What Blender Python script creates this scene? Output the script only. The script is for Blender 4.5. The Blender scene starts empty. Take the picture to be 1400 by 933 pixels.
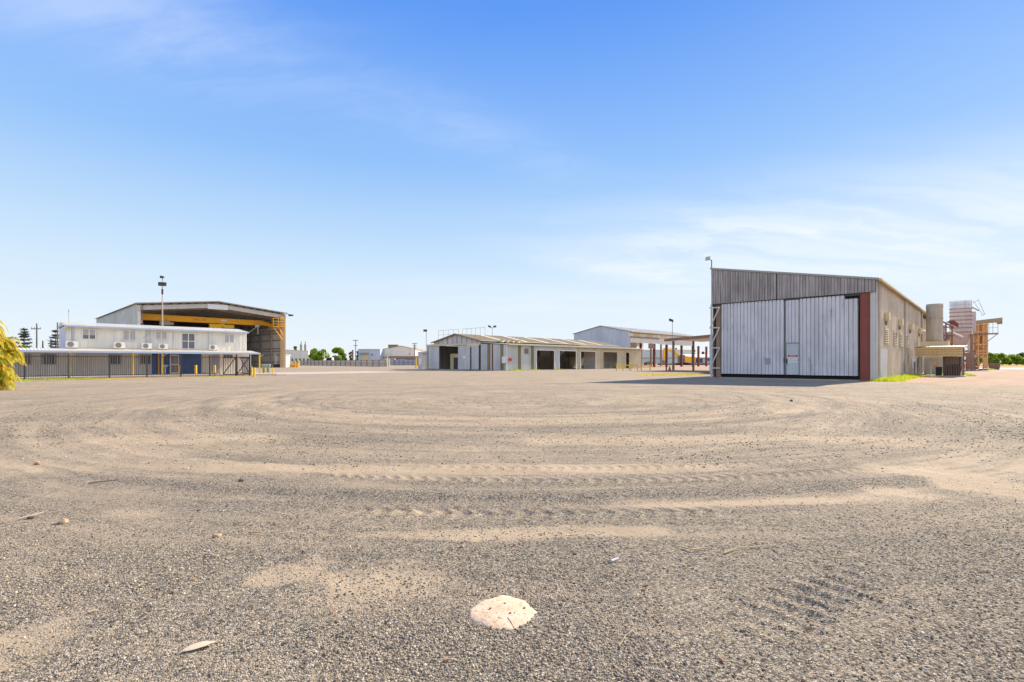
import bpy, math, random
import numpy as np
from mathutils import Vector, Matrix

random.seed(7)
rng = np.random.default_rng(11)
R = math.radians
scene = bpy.context.scene
COL = scene.collection

# ------------------------------------------------------------------ camera, sky, sun, exposure
CAM_H = 1.5
F = 700.0                       # focal length in pixels of the 1400 px wide photograph
cam = bpy.data.cameras.new('camera')
cam.sensor_width = 36.0
cam.lens = 36.0 * F / 1400.0
cam.shift_y = 28.5 / 1400.0
cam.clip_start = 0.05
cam.clip_end = 9000.0
cam_ob = bpy.data.objects.new('camera', cam)
cam_ob.location = (0, 0, CAM_H)
cam_ob.rotation_euler = (R(90), 0, 0)
COL.objects.link(cam_ob)
scene.camera = cam_ob

SUN_EL = 30.0
SUN_AZ = 49.5                   # degrees from +Y towards +X
SUN_STRENGTH = 4.2
SKY_STRENGTH = 0.10
EXPOSURE = 1.1

scene.view_settings.view_transform = 'Standard'
scene.view_settings.look = 'None'
scene.view_settings.exposure = EXPOSURE
scene.view_settings.gamma = 1.0
scene.view_settings.use_curve_mapping = False

world = bpy.data.worlds.new('World')
scene.world = world
world.use_nodes = True


class NT:
    """small node-tree writer"""
    def __init__(self, tree):
        self.t = tree
        self.t.nodes.clear()

    def n(self, kind, ins=None, **props):
        nd = self.t.nodes.new(kind)
        for k, v in props.items():
            setattr(nd, k, v)
        for k, v in (ins or {}).items():
            s = nd.inputs[k]
            if isinstance(v, bpy.types.NodeSocket):
                self.t.links.new(v, s)
            else:
                s.default_value = v
        return nd

    def math(self, op, a, b=0.0, c=0.0, clamp=False):
        nd = self.n('ShaderNodeMath', {0: a, 1: b, 2: c}, operation=op)
        nd.use_clamp = clamp
        return nd.outputs[0]

    def vmath(self, op, a, b=(0, 0, 0)):
        nd = self.n('ShaderNodeVectorMath', {0: a, 1: b}, operation=op)
        return nd.outputs['Value'] if op in ('LENGTH', 'DOT_PRODUCT', 'DISTANCE') else nd.outputs['Vector']

    def mix(self, fac, a, b, blend='MIX'):
        nd = self.n('ShaderNodeMix', data_type='RGBA', blend_type=blend)
        for sock, v in ((nd.inputs[0], fac), (nd.inputs[6], a), (nd.inputs[7], b)):
            if isinstance(v, bpy.types.NodeSocket):
                self.t.links.new(v, sock)
            else:
                sock.default_value = v if not isinstance(v, tuple) or len(v) == 4 else (*v, 1.0)
        return nd.outputs[2]

    def ramp(self, fac, stops, interp='LINEAR'):
        nd = self.n('ShaderNodeValToRGB', {0: fac})
        cr = nd.color_ramp
        cr.interpolation = interp
        while len(cr.elements) < len(stops):
            cr.elements.new(0.5)
        for e, (p, c) in zip(cr.elements, stops):
            e.position = p
            e.color = (c, c, c, 1) if isinstance(c, (int, float)) else (*c, 1)
        return nd.outputs[0]

    def noise(self, vec, scale, detail=4.0, rough=0.55, dim='3D', dist=0.0):
        nd = self.n('ShaderNodeTexNoise', {'Vector': vec, 'Scale': scale, 'Detail': detail,
                                           'Roughness': rough, 'Distortion': dist}, noise_dimensions=dim)
        return nd.outputs['Fac']


w = NT(world.node_tree)
sky = w.n('ShaderNodeTexSky', sky_type='NISHITA', sun_disc=False, sun_elevation=R(SUN_EL),
          sun_rotation=R(SUN_AZ), altitude=30.0, air_density=1.0, dust_density=1.0, ozone_density=2.5)
tc = w.n('ShaderNodeTexCoord')
dv = w.vmath('NORMALIZE', tc.outputs['Generated'])
sp = w.n('ShaderNodeSeparateXYZ', {0: dv})
az = w.math('ARCTAN2', sp.outputs['X'], sp.outputs['Y'])
el = w.math('ARCSINE', sp.outputs['Z'])
# thin cirrus: streaky noise inside a few soft patches of sky (azimuth, elevation in radians)
elp = w.math('MAXIMUM', sp.outputs['Z'], 0.0)
den = w.math('ADD', elp, 0.18)
pl = w.n('ShaderNodeCombineXYZ', {'X': w.math('DIVIDE', sp.outputs['X'], den),
                                  'Y': w.math('DIVIDE', sp.outputs['Y'], den), 'Z': 0.0}).outputs[0]
mp = w.n('ShaderNodeMapping', {'Vector': pl, 'Rotation': (0, 0, R(24)), 'Scale': (0.55, 2.1, 1.0)}).outputs[0]
warp = w.n('ShaderNodeTexNoise', {'Vector': pl, 'Scale': 1.3, 'Detail': 3.0}).outputs['Color']
mpw = w.vmath('ADD', mp, w.vmath('MULTIPLY', warp, (0.9, 0.9, 0.0)))
streak = w.noise(mpw, 1.7, 10.0, 0.66)
streak = w.ramp(streak, [(0.30, 0.0), (0.72, 1.0)], 'EASE')


def sky_patch(a0, e0, sa, se, rot, amp):
    da = w.math('SUBTRACT', az, a0)
    de = w.math('SUBTRACT', el, e0)
    c, s = math.cos(R(rot)), math.sin(R(rot))
    u = w.math('DIVIDE', w.math('ADD', w.math('MULTIPLY', da, c), w.math('MULTIPLY', de, s)), sa)
    v = w.math('DIVIDE', w.math('SUBTRACT', w.math('MULTIPLY', de, c), w.math('MULTIPLY', da, s)), se)
    q = w.math('ADD', w.math('MULTIPLY', u, u), w.math('MULTIPLY', v, v))
    return w.math('MULTIPLY', w.math('EXPONENT', w.math('MULTIPLY', q, -1.0)), amp)


mask = None
for p in ((-0.52, 0.475, 0.42, 0.055, -3, 0.20), (-0.10, 0.42, 0.30, 0.035, -14, 0.20),
          (0.235, 0.172, 0.17, 0.022, -9, 0.75), (0.42, 0.215, 0.32, 0.05, -6, 0.55),
          (0.80, 0.17, 0.42, 0.10, -4, 0.75), (0.10, 0.115, 0.35, 0.035, -3, 0.40),
          (-0.9, 0.5, 0.5, 0.09, 4, 0.22)):
    m_ = sky_patch(*p)
    mask = m_ if mask is None else w.math('ADD', mask, m_)
cl = w.math('MULTIPLY', mask, w.math('ADD', w.math('MULTIPLY', streak, 0.95), 0.18), clamp=True)
# the bright aureole of the clear-sky model is rolled off; thin high haze whitens the sky towards the horizon
soft = w.n('ShaderNodeVectorMath', {0: sky.outputs[0], 1: w.vmath('ADD', w.vmath('MULTIPLY', sky.outputs[0], (0.16, 0.16, 0.16)), (1, 1, 1))}, operation='DIVIDE').outputs['Vector']
veil = w.ramp(el, [(0.0, (0.86, 0.935, 1.0)), (0.06, (0.79, 0.90, 1.0)), (0.155, (0.65, 0.825, 1.0)), (0.27, (0.44, 0.67, 0.985)),
                   (0.36, (0.285, 0.54, 0.98)), (0.46, (0.20, 0.445, 0.97)), (0.60, (0.105, 0.325, 0.93)), (1.0, (0.05, 0.19, 0.68))])
veil = w.vmath('MULTIPLY', veil, (4.85, 4.8, 4.75))
tint = w.mix(0.93, soft, veil)
skyc = w.mix(cl, tint, (4.3, 4.6, 5.1))
fill_cloud = w.math('ADD', sky_patch(math.pi, 0.45, 1.15, 0.34, 0, 0.85), sky_patch(-math.pi, 0.45, 1.15, 0.34, 0, 0.85))  # unseen bright cloud behind the camera, added to lighten the shaded fronts
fill_cloud = w.math('MULTIPLY', fill_cloud, w.math('ADD', w.math('MULTIPLY', streak, 0.5), 0.6), clamp=True)
skyc = w.mix(fill_cloud, skyc, (9.2, 8.9, 8.4))
bg = w.n('ShaderNodeBackground', {'Color': skyc, 'Strength': SKY_STRENGTH})
out = w.n('ShaderNodeOutputWorld', {'Surface': bg.outputs[0]})

sun = bpy.data.lights.new('sun', 'SUN')
sun.energy = SUN_STRENGTH
sun.angle = R(0.5)
sun.color = (1.0, 0.88, 0.69)
sun_ob = bpy.data.objects.new('sun', sun)
sd = Vector((math.sin(R(SUN_AZ)) * math.cos(R(SUN_EL)), math.cos(R(SUN_AZ)) * math.cos(R(SUN_EL)), math.sin(R(SUN_EL))))
sun_ob.rotation_euler = sd.to_track_quat('Z', 'Y').to_euler()
sun_ob.location = (60, 50, 60)
COL.objects.link(sun_ob)

# ------------------------------------------------------------------ materials
MATS = {}


def material(name):
    m = bpy.data.materials.new(name)
    m.use_nodes = True
    MATS[name] = m
    return m, NT(m.node_tree)


def finish(nt, col, rough=0.6, metallic=0.0, bump=None, bump_strength=0.3, bump_dist=0.01, spec=0.3):
    bs = nt.n('ShaderNodeBsdfPrincipled', {'Base Color': col, 'Roughness': rough, 'Metallic': metallic,
                                           'Specular IOR Level': spec})
    if bump is not None:
        b = nt.n('ShaderNodeBump', {'Height': bump, 'Strength': bump_strength, 'Distance': bump_dist})
        nt.t.links.new(b.outputs[0], bs.inputs['Normal'])
    nt.n('ShaderNodeOutputMaterial', {'Surface': bs.outputs[0]})


def c4(c):
    return (*c, 1.0) if len(c) == 3 else c


def sheet_metal(name, base, grime, amount=0.6, rust=None, rust_amount=0.0, rough=0.5, panel=None, blotch=0.35, fine=1.0):
    """weathered cladding: vertical run-off streaks, blotches, sheet-to-sheet differences, rust"""
    m, nt = material(name)
    tc = nt.n('ShaderNodeTexCoord').outputs['Object']
    st = nt.noise(nt.n('ShaderNodeMapping', {'Vector': tc, 'Scale': (5.0 * fine, 5.0 * fine, 0.28)}).outputs[0], 1.0, 6.0, 0.65)
    st = nt.ramp(st, [(0.36, 0.0), (0.66, 1.0)])
    bl = nt.noise(tc, 0.55, 5.0, 0.6)
    bl = nt.ramp(bl, [(0.35, 0.0), (0.7, 1.0)])
    f = nt.math('ADD', nt.math('MULTIPLY', st, amount), nt.math('MULTIPLY', bl, blotch), clamp=True)
    col = nt.mix(f, c4(base), c4(grime))
    if panel:
        ax, wd, dv_ = panel
        sx = nt.n('ShaderNodeSeparateXYZ', {0: tc}).outputs[ax]
        wn = nt.n('ShaderNodeTexWhiteNoise', {'W': nt.math('FLOOR', nt.math('DIVIDE', sx, wd))}, noise_dimensions='1D').outputs['Value']
        k = nt.math('ADD', nt.math('MULTIPLY', wn, dv_), 1.0 - dv_ / 2)
        col = nt.mix(1.0, col, nt.n('ShaderNodeCombineColor', {0: k, 1: k, 2: k}).outputs[0], 'MULTIPLY')
    if rust:
        rn = nt.noise(nt.n('ShaderNodeMapping', {'Vector': tc, 'Scale': (2.2, 2.2, 0.5)}).outputs[0], 1.0, 8.0, 0.7)
        rm = nt.ramp(rn, [(0.62 - 0.25 * rust_amount, 0.0), (0.78 - 0.2 * rust_amount, 1.0)])
        col = nt.mix(rm, col, c4(rust))
    fine_n = nt.noise(tc, 9.0, 3.0, 0.6)
    finish(nt, col, rough, 0.0, fine_n, 0.12, 0.02)
    return m


def paint(name, base, rough=0.5, var=0.18, dirt=None, metallic=0.0, scale=1.2, bump=0.1):
    m, nt = material(name)
    tc = nt.n('ShaderNodeTexCoord').outputs['Object']
    nz = nt.noise(tc, scale, 6.0, 0.62)
    d = dirt or tuple(c * 0.55 for c in base)
    col = nt.mix(nt.ramp(nz, [(0.35, 0.0), (0.75, min(1.0, var * 2.4))]), c4(base), c4(d))
    finish(nt, col, rough, metallic, nt.noise(tc, 14.0, 4.0), bump, 0.02)
    return m


def plain(name, base, rough=0.5, metallic=0.0):
    m, nt = material(name)
    tc = nt.n('ShaderNodeTexCoord').outputs['Object']
    nz = nt.noise(tc, 6.0, 4.0)
    col = nt.mix(nt.ramp(nz, [(0.3, 0.0), (0.8, 0.35)]), c4(base), c4(tuple(c * 0.7 for c in base)))
    finish(nt, col, rough, metallic)
    return m


def leafy(name, stops, rough=0.55, trans=0.25):
    m, nt = material(name)
    g = nt.n('ShaderNodeNewGeometry')
    col = nt.ramp(g.outputs['Random Per Island'], stops)
    d = nt.n('ShaderNodeBsdfPrincipled', {'Base Color': col, 'Roughness': rough, 'Specular IOR Level': 0.2})
    t = nt.n('ShaderNodeBsdfTranslucent', {'Color': col})
    mx = nt.n('ShaderNodeMixShader', {0: trans, 1: d.outputs[0], 2: t.outputs[0]})
    nt.n('ShaderNodeOutputMaterial', {'Surface': mx.outputs[0]})
    return m


def glass(name, col, rough=0.08):
    m, nt = material(name)
    tc = nt.n('ShaderNodeTexCoord').outputs['Object']
    nz = nt.noise(tc, 1.1, 3.0)
    c = nt.mix(nz, c4(col), c4(tuple(x * 0.55 for x in col)))
    finish(nt, c, rough, 0.0, spec=0.6)
    return m


WHITE_CLAD = sheet_metal('white_cladding', (0.74, 0.72, 0.66), (0.50, 0.47, 0.40), 0.35, panel=('X', 1.2, 0.10), blotch=0.15)
CREAM_CLAD = sheet_metal('grey_cream_cladding', (0.70, 0.67, 0.62), (0.50, 0.48, 0.46), 0.45, panel=('X', 1.0, 0.10))
DOOR_CLAD = sheet_metal('galvanised_door_sheet', (0.70, 0.70, 0.725), (0.42, 0.425, 0.45), 0.42, rust=(0.27, 0.27, 0.31), rust_amount=0.12, panel=('Y', 0.9, 0.12), blotch=0.4)
FASCIA_CLAD = sheet_metal('weathered_fascia_sheet', (0.47, 0.435, 0.42), (0.20, 0.175, 0.165), 0.8, panel=('Y', 0.78, 0.12), blotch=0.35)
SIDE_CLAD = sheet_metal('dusty_side_sheet', (0.68, 0.60, 0.48), (0.40, 0.34, 0.26), 0.7, rust=(0.26, 0.16, 0.09), rust_amount=0.3, panel=('X', 1.5, 0.18), blotch=0.5)
PALE_STRIP = sheet_metal('pale_grey_sheet', (0.62, 0.63, 0.62), (0.45, 0.45, 0.44), 0.35)
TAN_ROOF = sheet_metal('dusty_tan_roof', (0.48, 0.37, 0.20), (0.32, 0.24, 0.14), 0.5, panel=('X', 2.2, 0.18), blotch=0.5)
GREY_ROOF = sheet_metal('grey_zinc_roof', (0.55, 0.54, 0.50), (0.40, 0.38, 0.34), 0.4, panel=('X', 3.0, 0.12))
WHITE_ROOF = sheet_metal('white_roof_sheet', (0.80, 0.74, 0.62), (0.60, 0.53, 0.42), 0.35, panel=('X', 2.4, 0.08))
BLUE_CLAD = sheet_metal('blue_grey_sheet', (0.52, 0.57, 0.66), (0.40, 0.44, 0.52), 0.35, panel=('Y', 2.2, 0.14), blotch=0.3)
SHED_FRONT = sheet_metal('grey_sliding_sheet', (0.58, 0.58, 0.58), (0.40, 0.39, 0.38), 0.45, panel=('Y', 1.1, 0.14), blotch=0.35)
SHED_SIDE = sheet_metal('pale_blue_side_sheet', (0.58, 0.62, 0.62), (0.44, 0.45, 0.42), 0.4, panel=('X', 1.4, 0.14))
SHED_SIDE_TAN = sheet_metal('tan_side_sheet', (0.60, 0.53, 0.38), (0.44, 0.37, 0.24), 0.45, panel=('X', 1.4, 0.14))
MOSS = sheet_metal('mossy_sheet', (0.30, 0.26, 0.13), (0.16, 0.13, 0.07), 0.7)
HANGAR_WALL = sheet_metal('hangar_wall_sheet', (0.60, 0.64, 0.68), (0.44, 0.46, 0.44), 0.5, panel=('Y', 6.0, 0.16), rust=(0.40, 0.40, 0.28), rust_amount=0.6, blotch=0.5)
HANGAR_IN = sheet_metal('hangar_lining_sheet', (0.62, 0.57, 0.54), (0.44, 0.40, 0.38), 0.45, panel=('Y', 2.0, 0.12))
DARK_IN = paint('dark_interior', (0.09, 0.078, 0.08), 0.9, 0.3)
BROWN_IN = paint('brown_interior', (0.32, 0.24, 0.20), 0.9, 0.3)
CONCRETE = paint('concrete', (0.44, 0.41, 0.37), 0.9, 0.22, (0.30, 0.27, 0.23), scale=0.8, bump=0.2)
PINK_PAVING = paint('pinkish_paving', (0.52, 0.42, 0.36), 0.9, 0.2, (0.40, 0.33, 0.28), scale=0.6)
RED_STEEL = sheet_metal('red_oxide_steel', (0.26, 0.075, 0.055), (0.16, 0.05, 0.04), 0.4, rough=0.55)
GREY_STEEL = paint('grey_steel', (0.38, 0.36, 0.33), 0.5, 0.25)
DARK_STEEL = paint('dark_steel', (0.06, 0.06, 0.065), 0.5, 0.2)
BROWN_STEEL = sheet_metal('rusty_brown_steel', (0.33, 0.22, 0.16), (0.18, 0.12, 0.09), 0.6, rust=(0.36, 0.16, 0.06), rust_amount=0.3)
PALE_STEEL = paint('pale_grey_steel', (0.60, 0.58, 0.54), 0.5, 0.2)
WHITE_PAINT = paint('white_paint', (0.78, 0.77, 0.74), 0.45, 0.12, (0.6, 0.56, 0.48))
BLUE_PAINT = sheet_metal('blue_wall_sheet', (0.07, 0.14, 0.34), (0.05, 0.09, 0.22), 0.4)
SKY_TRIM = paint('pale_blue_trim', (0.42, 0.52, 0.66), 0.45, 0.15, (0.34, 0.40, 0.48))
GREY_TRIM_SHADE = paint('grey_trim_shade', (0.52, 0.53, 0.55), 0.5, 0.15)
YELLOW = paint('yellow_paint', (0.78, 0.50, 0.03), 0.45, 0.18, (0.55, 0.33, 0.05))
CRANE_YELLOW = paint('crane_orange_paint', (0.92, 0.46, 0.02), 0.4, 0.10, (0.75, 0.36, 0.03))
ORANGE_STEEL = sheet_metal('orange_primed_steel', (0.82, 0.46, 0.19), (0.56, 0.31, 0.14), 0.5, rust=(0.30, 0.14, 0.06), rust_amount=0.3)
TAN_STEEL = sheet_metal('tan_sheet', (0.74, 0.55, 0.28), (0.52, 0.37, 0.18), 0.4)
HOPPER = sheet_metal('pinkish_grey_plate', (0.66, 0.55, 0.52), (0.44, 0.35, 0.32), 0.5, rust=(0.36, 0.22, 0.14), rust_amount=0.2)
STACK = sheet_metal('stack_plate', (0.54, 0.48, 0.38), (0.34, 0.29, 0.22), 0.55, blotch=0.5)
GLASS_D = glass('dark_window_glass', (0.035, 0.04, 0.055))
GLASS_G = glass('grey_window_glass', (0.16, 0.16, 0.19))
BLIND = plain('window_blind', (0.42, 0.41, 0.42), 0.7)
FENCE_PANEL = sheet_metal('far_fence_sheet', (0.48, 0.48, 0.44), (0.36, 0.35, 0.32), 0.35)
FENCE_BLUE = sheet_metal('blue_fence_sheet', (0.34, 0.39, 0.50), (0.26, 0.29, 0.36), 0.3)
RED_PAINT = paint('red_paint', (0.62, 0.03, 0.03), 0.45, 0.12)
GREEN_BIN = paint('green_grey_plastic', (0.20, 0.26, 0.22), 0.45, 0.15)
BLACK = plain('black_plastic', (0.025, 0.025, 0.028), 0.6)
RUBBER = plain('rubber', (0.03, 0.03, 0.03), 0.85)
WOOD = paint('weathered_timber', (0.22, 0.17, 0.13), 0.85, 0.3)
BARK = paint('bark', (0.16, 0.12, 0.09), 0.9, 0.3)
LENS = plain('lamp_lens', (0.55, 0.50, 0.38), 0.25)
SIGN_RED = plain('sign_red', (0.45, 0.012, 0.03), 0.4)
SIGN_WHITE = plain('sign_white', (0.82, 0.82, 0.84), 0.4)
SIGN_INK = plain('sign_ink', (0.04, 0.045, 0.06), 0.5)
CREAM_PAINT = paint('cream_paint', (0.66, 0.56, 0.36), 0.55, 0.2, (0.5, 0.4, 0.25))
LEAF_BRIGHT = leafy('bright_leaves', [(0.0, (0.10, 0.17, 0.02)), (0.5, (0.28, 0.42, 0.03)), (1.0, (0.50, 0.60, 0.07))], trans=0.55)
LEAF_MID = leafy('mid_green_leaves', [(0.0, (0.07, 0.12, 0.025)), (0.5, (0.19, 0.30, 0.05)), (1.0, (0.36, 0.46, 0.09))], trans=0.5)
LEAF_PINE = leafy('grey_green_needles', [(0.0, (0.03, 0.04, 0.035)), (0.6, (0.07, 0.085, 0.07)), (1.0, (0.12, 0.14, 0.09))])
LEAF_ORANGE = leafy('orange_leaves', [(0.0, (0.18, 0.09, 0.02)), (1.0, (0.45, 0.24, 0.04))])
FROND = leafy('golden_fronds', [(0.0, (0.12, 0.20, 0.02)), (0.38, (0.42, 0.44, 0.03)), (0.66, (0.80, 0.58, 0.04)), (0.88, (0.86, 0.66, 0.07)), (1.0, (0.70, 0.36, 0.03))], trans=0.6)
GRASS_G = leafy('green_grass_blades', [(0.0, (0.22, 0.34, 0.02)), (0.6, (0.50, 0.60, 0.03)), (1.0, (0.66, 0.62, 0.08))], trans=0.5)
GRASS_Y = leafy('dry_grass_blades', [(0.0, (0.44, 0.38, 0.05)), (0.6, (0.68, 0.58, 0.10)), (1.0, (0.72, 0.62, 0.24))], trans=0.45)


# ------------------------------------------------------------------ mesh and object helpers
def V(*a):
    return Vector(a)


class MB:
    """collects shapes, then links them as one mesh object"""
    def __init__(self):
        self.v, self.f, self.marks = [], [], []

    def add(self, vs, fs):
        b = len(self.v)
        self.marks.append((b, len(self.f)))
        self.v += [tuple(p) for p in vs]
        self.f += [tuple(i + b for i in f) for f in fs]
        return self

    def box(self, x0, x1, y0, y1, z0, z1):
        vs = [(x, y, z) for z in (z0, z1) for y in (y0, y1) for x in (x0, x1)]
        return self.add(vs, [(0, 2, 3, 1), (4, 5, 7, 6), (0, 1, 5, 4), (2, 6, 7, 3), (0, 4, 6, 2), (1, 3, 7, 5)])

    def hexa(self, b4, t4):
        """box from four bottom and four top points, in ring order"""
        return self.add(list(b4) + list(t4), [(3, 2, 1, 0), (4, 5, 6, 7), (0, 1, 5, 4), (1, 2, 6, 5), (2, 3, 7, 6), (3, 0, 4, 7)])

    def bar(self, p, q, a=0.1, b=None):
        p, q = Vector(p), Vector(q)
        b = b or a
        d = (q - p).normalized()
        up = Vector((0, 0, 1)) if abs(d.z) < 0.95 else Vector((1, 0, 0))
        s = d.cross(up).normalized()
        u = s.cross(d).normalized()
        s, u = s * a / 2, u * b / 2
        return self.hexa([p - s - u, p + s - u, p + s + u, p - s + u], [q - s - u, q + s - u, q + s + u, q - s + u])

    def tube(self, p, q, r0, r1=None, n=10, caps=True):
        p, q = Vector(p), Vector(q)
        r1 = r0 if r1 is None else r1
        d = (q - p).normalized()
        up = Vector((0, 0, 1)) if abs(d.z) < 0.95 else Vector((1, 0, 0))
        s = d.cross(up).normalized()
        u = s.cross(d).normalized()
        vs = []
        for (c, r) in ((p, r0), (q, r1)):
            for i in range(n):
                a = 2 * math.pi * i / n
                vs.append(c + s * (r * math.cos(a)) + u * (r * math.sin(a)))
        fs = [(i, (i + 1) % n, n + (i + 1) % n, n + i) for i in range(n)]
        if caps:
            fs += [tuple(range(n - 1, -1, -1)), tuple(range(n, 2 * n))]
        return self.add(vs, fs)

    def path(self, pts, r0, r1, n=6):
        m = len(pts) - 1
        for i in range(m):
            self.tube(pts[i], pts[i + 1], r0 + (r1 - r0) * i / m, r0 + (r1 - r0) * (i + 1) / m, n)
        return self

    def prism(self, poly, ext):
        """polygon (3D points) pushed along ext"""
        ext = Vector(ext)
        n = len(poly)
        vs = [Vector(p) for p in poly] + [Vector(p) + ext for p in poly]
        fs = [tuple(range(n - 1, -1, -1)), tuple(range(n, 2 * n))]
        fs += [(i, (i + 1) % n, n + (i + 1) % n, n + i) for i in range(n)]
        return self.add(vs, fs)

    def corr(self, a, b, c, d, n, pitch=0.3, depth=0.04, back=0.04, wave=False, groove=False):
        """ribbed sheet: ribs run from edge a-b to edge d-c, standing out along n"""
        a, b, c, d, n = (Vector(x) for x in (a, b, c, d, n))
        L = max((b - a).length, (c - d).length)
        N = max(1, round(L / pitch))
        prof = ((0.0, 0.0), (0.42, 0.0), (0.5, 1.0), (0.92, 1.0))
        if groove:
            prof = ((0.0, 1.0), (0.05, 0.0), (0.19, 0.0), (0.25, 1.0), (0.6, 1.0), (0.62, 0.9), (0.66, 0.9), (0.68, 1.0))
        if wave:
            prof = tuple((k / 6, 0.5 - 0.5 * math.cos(2 * math.pi * k / 6)) for k in range(6))
        ss = [((i + u) / N, h) for i in range(N) for (u, h) in prof] + [(1.0, 0.0)]
        vs = []
        for s, h in ss:
            o = n * (h * depth)
            vs += [a.lerp(b, s) + o, d.lerp(c, s) + o]
        fs = [(2 * i, 2 * i + 2, 2 * i + 3, 2 * i + 1) for i in range(len(ss) - 1)]
        self.add(vs, fs)
        if back:
            o = -n * back
            k = len(ss) - 1
            q = [a + o, b + o, c + o, d + o]
            self.add(q + [a, b, c, d], [(3, 2, 1, 0), (1, 5, 6, 2), (0, 3, 7, 4)])
            # close the two cut edges with thin strips
            self.add([vs[0], vs[2 * k], q[1], q[0]], [(0, 3, 2, 1)])
            self.add([vs[1], vs[2 * k + 1], q[2], q[3]], [(0, 1, 2, 3)])
        return self

    def build(self, name, mat, parent=None, smooth=False, label=None, kind=None):
        me = bpy.data.meshes.new(name)
        me.from_pydata(self.v, [], self.f)
        me.materials.append(mat)
        if smooth:
            me.polygons.foreach_set('use_smooth', [True] * len(me.polygons))
        me.update()
        o = bpy.data.objects.new(name, me)
        COL.objects.link(o)
        if parent is not None:
            o.parent = parent
        if label:
            o['label'] = label
        if kind:
            o['kind'] = kind
        return o

    def build_each(self, name, mat, parent=None, per=1, **kw):
        """every run of `per` shapes becomes a mesh object of its own"""
        mk = self.marks + [(len(self.v), len(self.f))]
        out = []
        for i in range(0, len(self.marks), per):
            (v0, f0), (v1, f1) = mk[i], mk[min(i + per, len(self.marks))]
            q = MB()
            q.v = self.v[v0:v1]
            q.f = [tuple(k - v0 for k in f) for f in self.f[f0:f1]]
            out.append(q.build(name, mat, parent, **kw))
        return out


def thing(name, label, cat, loc=(0, 0, 0), rz=0.0, group=None):
    o = bpy.data.objects.new(name, None)
    o.empty_display_size = 0.3
    o.location = loc
    o.rotation_euler = (0, 0, rz)
    o['label'] = label
    o['category'] = cat
    if group:
        o['group'] = group
    COL.objects.link(o)
    return o


def tag(o, label=None, cat=None, group=None, kind=None):
    for k, v in (('label', label), ('category', cat), ('group', group), ('kind', kind)):
        if v:
            o[k] = v
    return o


def dup(root, loc, rz=None, label=None, sc=None):
    r = root.copy()
    COL.objects.link(r)
    r.location = loc
    if rz is not None:
        r.rotation_euler = (0, 0, rz)
    if sc:
        r.scale = sc if isinstance(sc, tuple) else (sc, sc, sc)
    if label:
        r['label'] = label
    for ch in list(root.children):
        c = ch.copy()
        COL.objects.link(c)
        c.parent = r
        for g in list(ch.children):
            d = g.copy()
            COL.objects.link(d)
            d.parent = c
    return r


def ground_at(px, Y):
    return ((px - 700.0) / F * Y, Y)


def height_at(py, Y):
    return CAM_H + (495.0 - py) / F * Y


DX, DY = 0.696, 0.718
GRID = math.atan2(DY, DX)       # every building stands on the same grid


def along(px, O, L=0.0, dx=DX, dy=DY):
    """distance along the grid direction at which a line from O (shifted L sideways) is seen under px"""
    k = (px - 700.0) / F
    x0, y0 = O[0] - dy * L, O[1] + dx * L
    return (k * y0 - x0) / (dx - dy * k)


def across(px, O, t=0.0, dx=DX, dy=DY):
    k = (px - 700.0) / F
    x0, y0 = O[0] + dx * t, O[1] + dy * t
    return (x0 - k * y0) / (dy + k * dx)


def to_world(O, t, L, dx=DX, dy=DY):
    return (O[0] + dx * t - dy * L, O[1] + dy * t + dx * L)


def text_mesh(body, size, name, mat, parent, loc, rot, ext=0.002, squeeze=1.0):
    cu = bpy.data.curves.new(name, 'FONT')
    cu.body = body
    cu.size = size
    cu.extrude = ext
    cu.align_x = 'CENTER'
    cu.align_y = 'CENTER'
    tmp = bpy.data.objects.new(name + '_curve', cu)
    COL.objects.link(tmp)
    dg = bpy.context.evaluated_depsgraph_get()
    me = bpy.data.meshes.new_from_object(tmp.evaluated_get(dg))
    bpy.data.objects.remove(tmp)
    bpy.data.curves.remove(cu)
    me.materials.clear()
    me.materials.append(mat)
    M = Matrix.Translation(loc) @ rot.to_4x4() @ Matrix.Diagonal((squeeze, 1, 1, 1))
    me.transform(M)
    me.name = name
    o = bpy.data.objects.new(name, me)
    COL.objects.link(o)
    o.parent = parent
    return o


# ------------------------------------------------------------------ ground
def vnoise(x, y, seed):
    r = np.random.default_rng(seed)
    T = r.random((256, 256))
    xi, yi = np.floor(x).astype(int), np.floor(y).astype(int)
    fx, fy = x - xi, y - yi
    fx, fy = fx * fx * (3 - 2 * fx), fy * fy * (3 - 2 * fy)
    a, b = T[xi % 256, yi % 256], T[(xi + 1) % 256, yi % 256]
    c, d = T[xi % 256, (yi + 1) % 256], T[(xi + 1) % 256, (yi + 1) % 256]
    return (a * (1 - fx) + b * fx) * (1 - fy) + (c * (1 - fx) + d * fx) * fy


RC = (0.2, 20.5)                # centre of the turning circle worn by trucks
RIDGE_R = 14.85


def smooth(a, b, x):
    t = np.clip((x - a) / (b - a), 0, 1)
    return t * t * (3 - 2 * t)


def ridge_mask(x, y):
    """how strongly a point lies on the windrow of loose gravel left by the turning circle"""
    dx, dy = x - RC[0], y - RC[1]
    r = np.hypot(dx, dy) + 0.25 * (vnoise(x * 0.55, y * 0.55, 3) - 0.5)
    ends = smooth(-6.6, -3.4, x) * (1 - smooth(5.0, 5.6, x)) * (dy < 0)
    return np.exp(-((r - RIDGE_R) / 0.20) ** 2) * ends * (0.55 + 0.7 * vnoise(x * 2.3, y * 2.3, 4))


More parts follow.
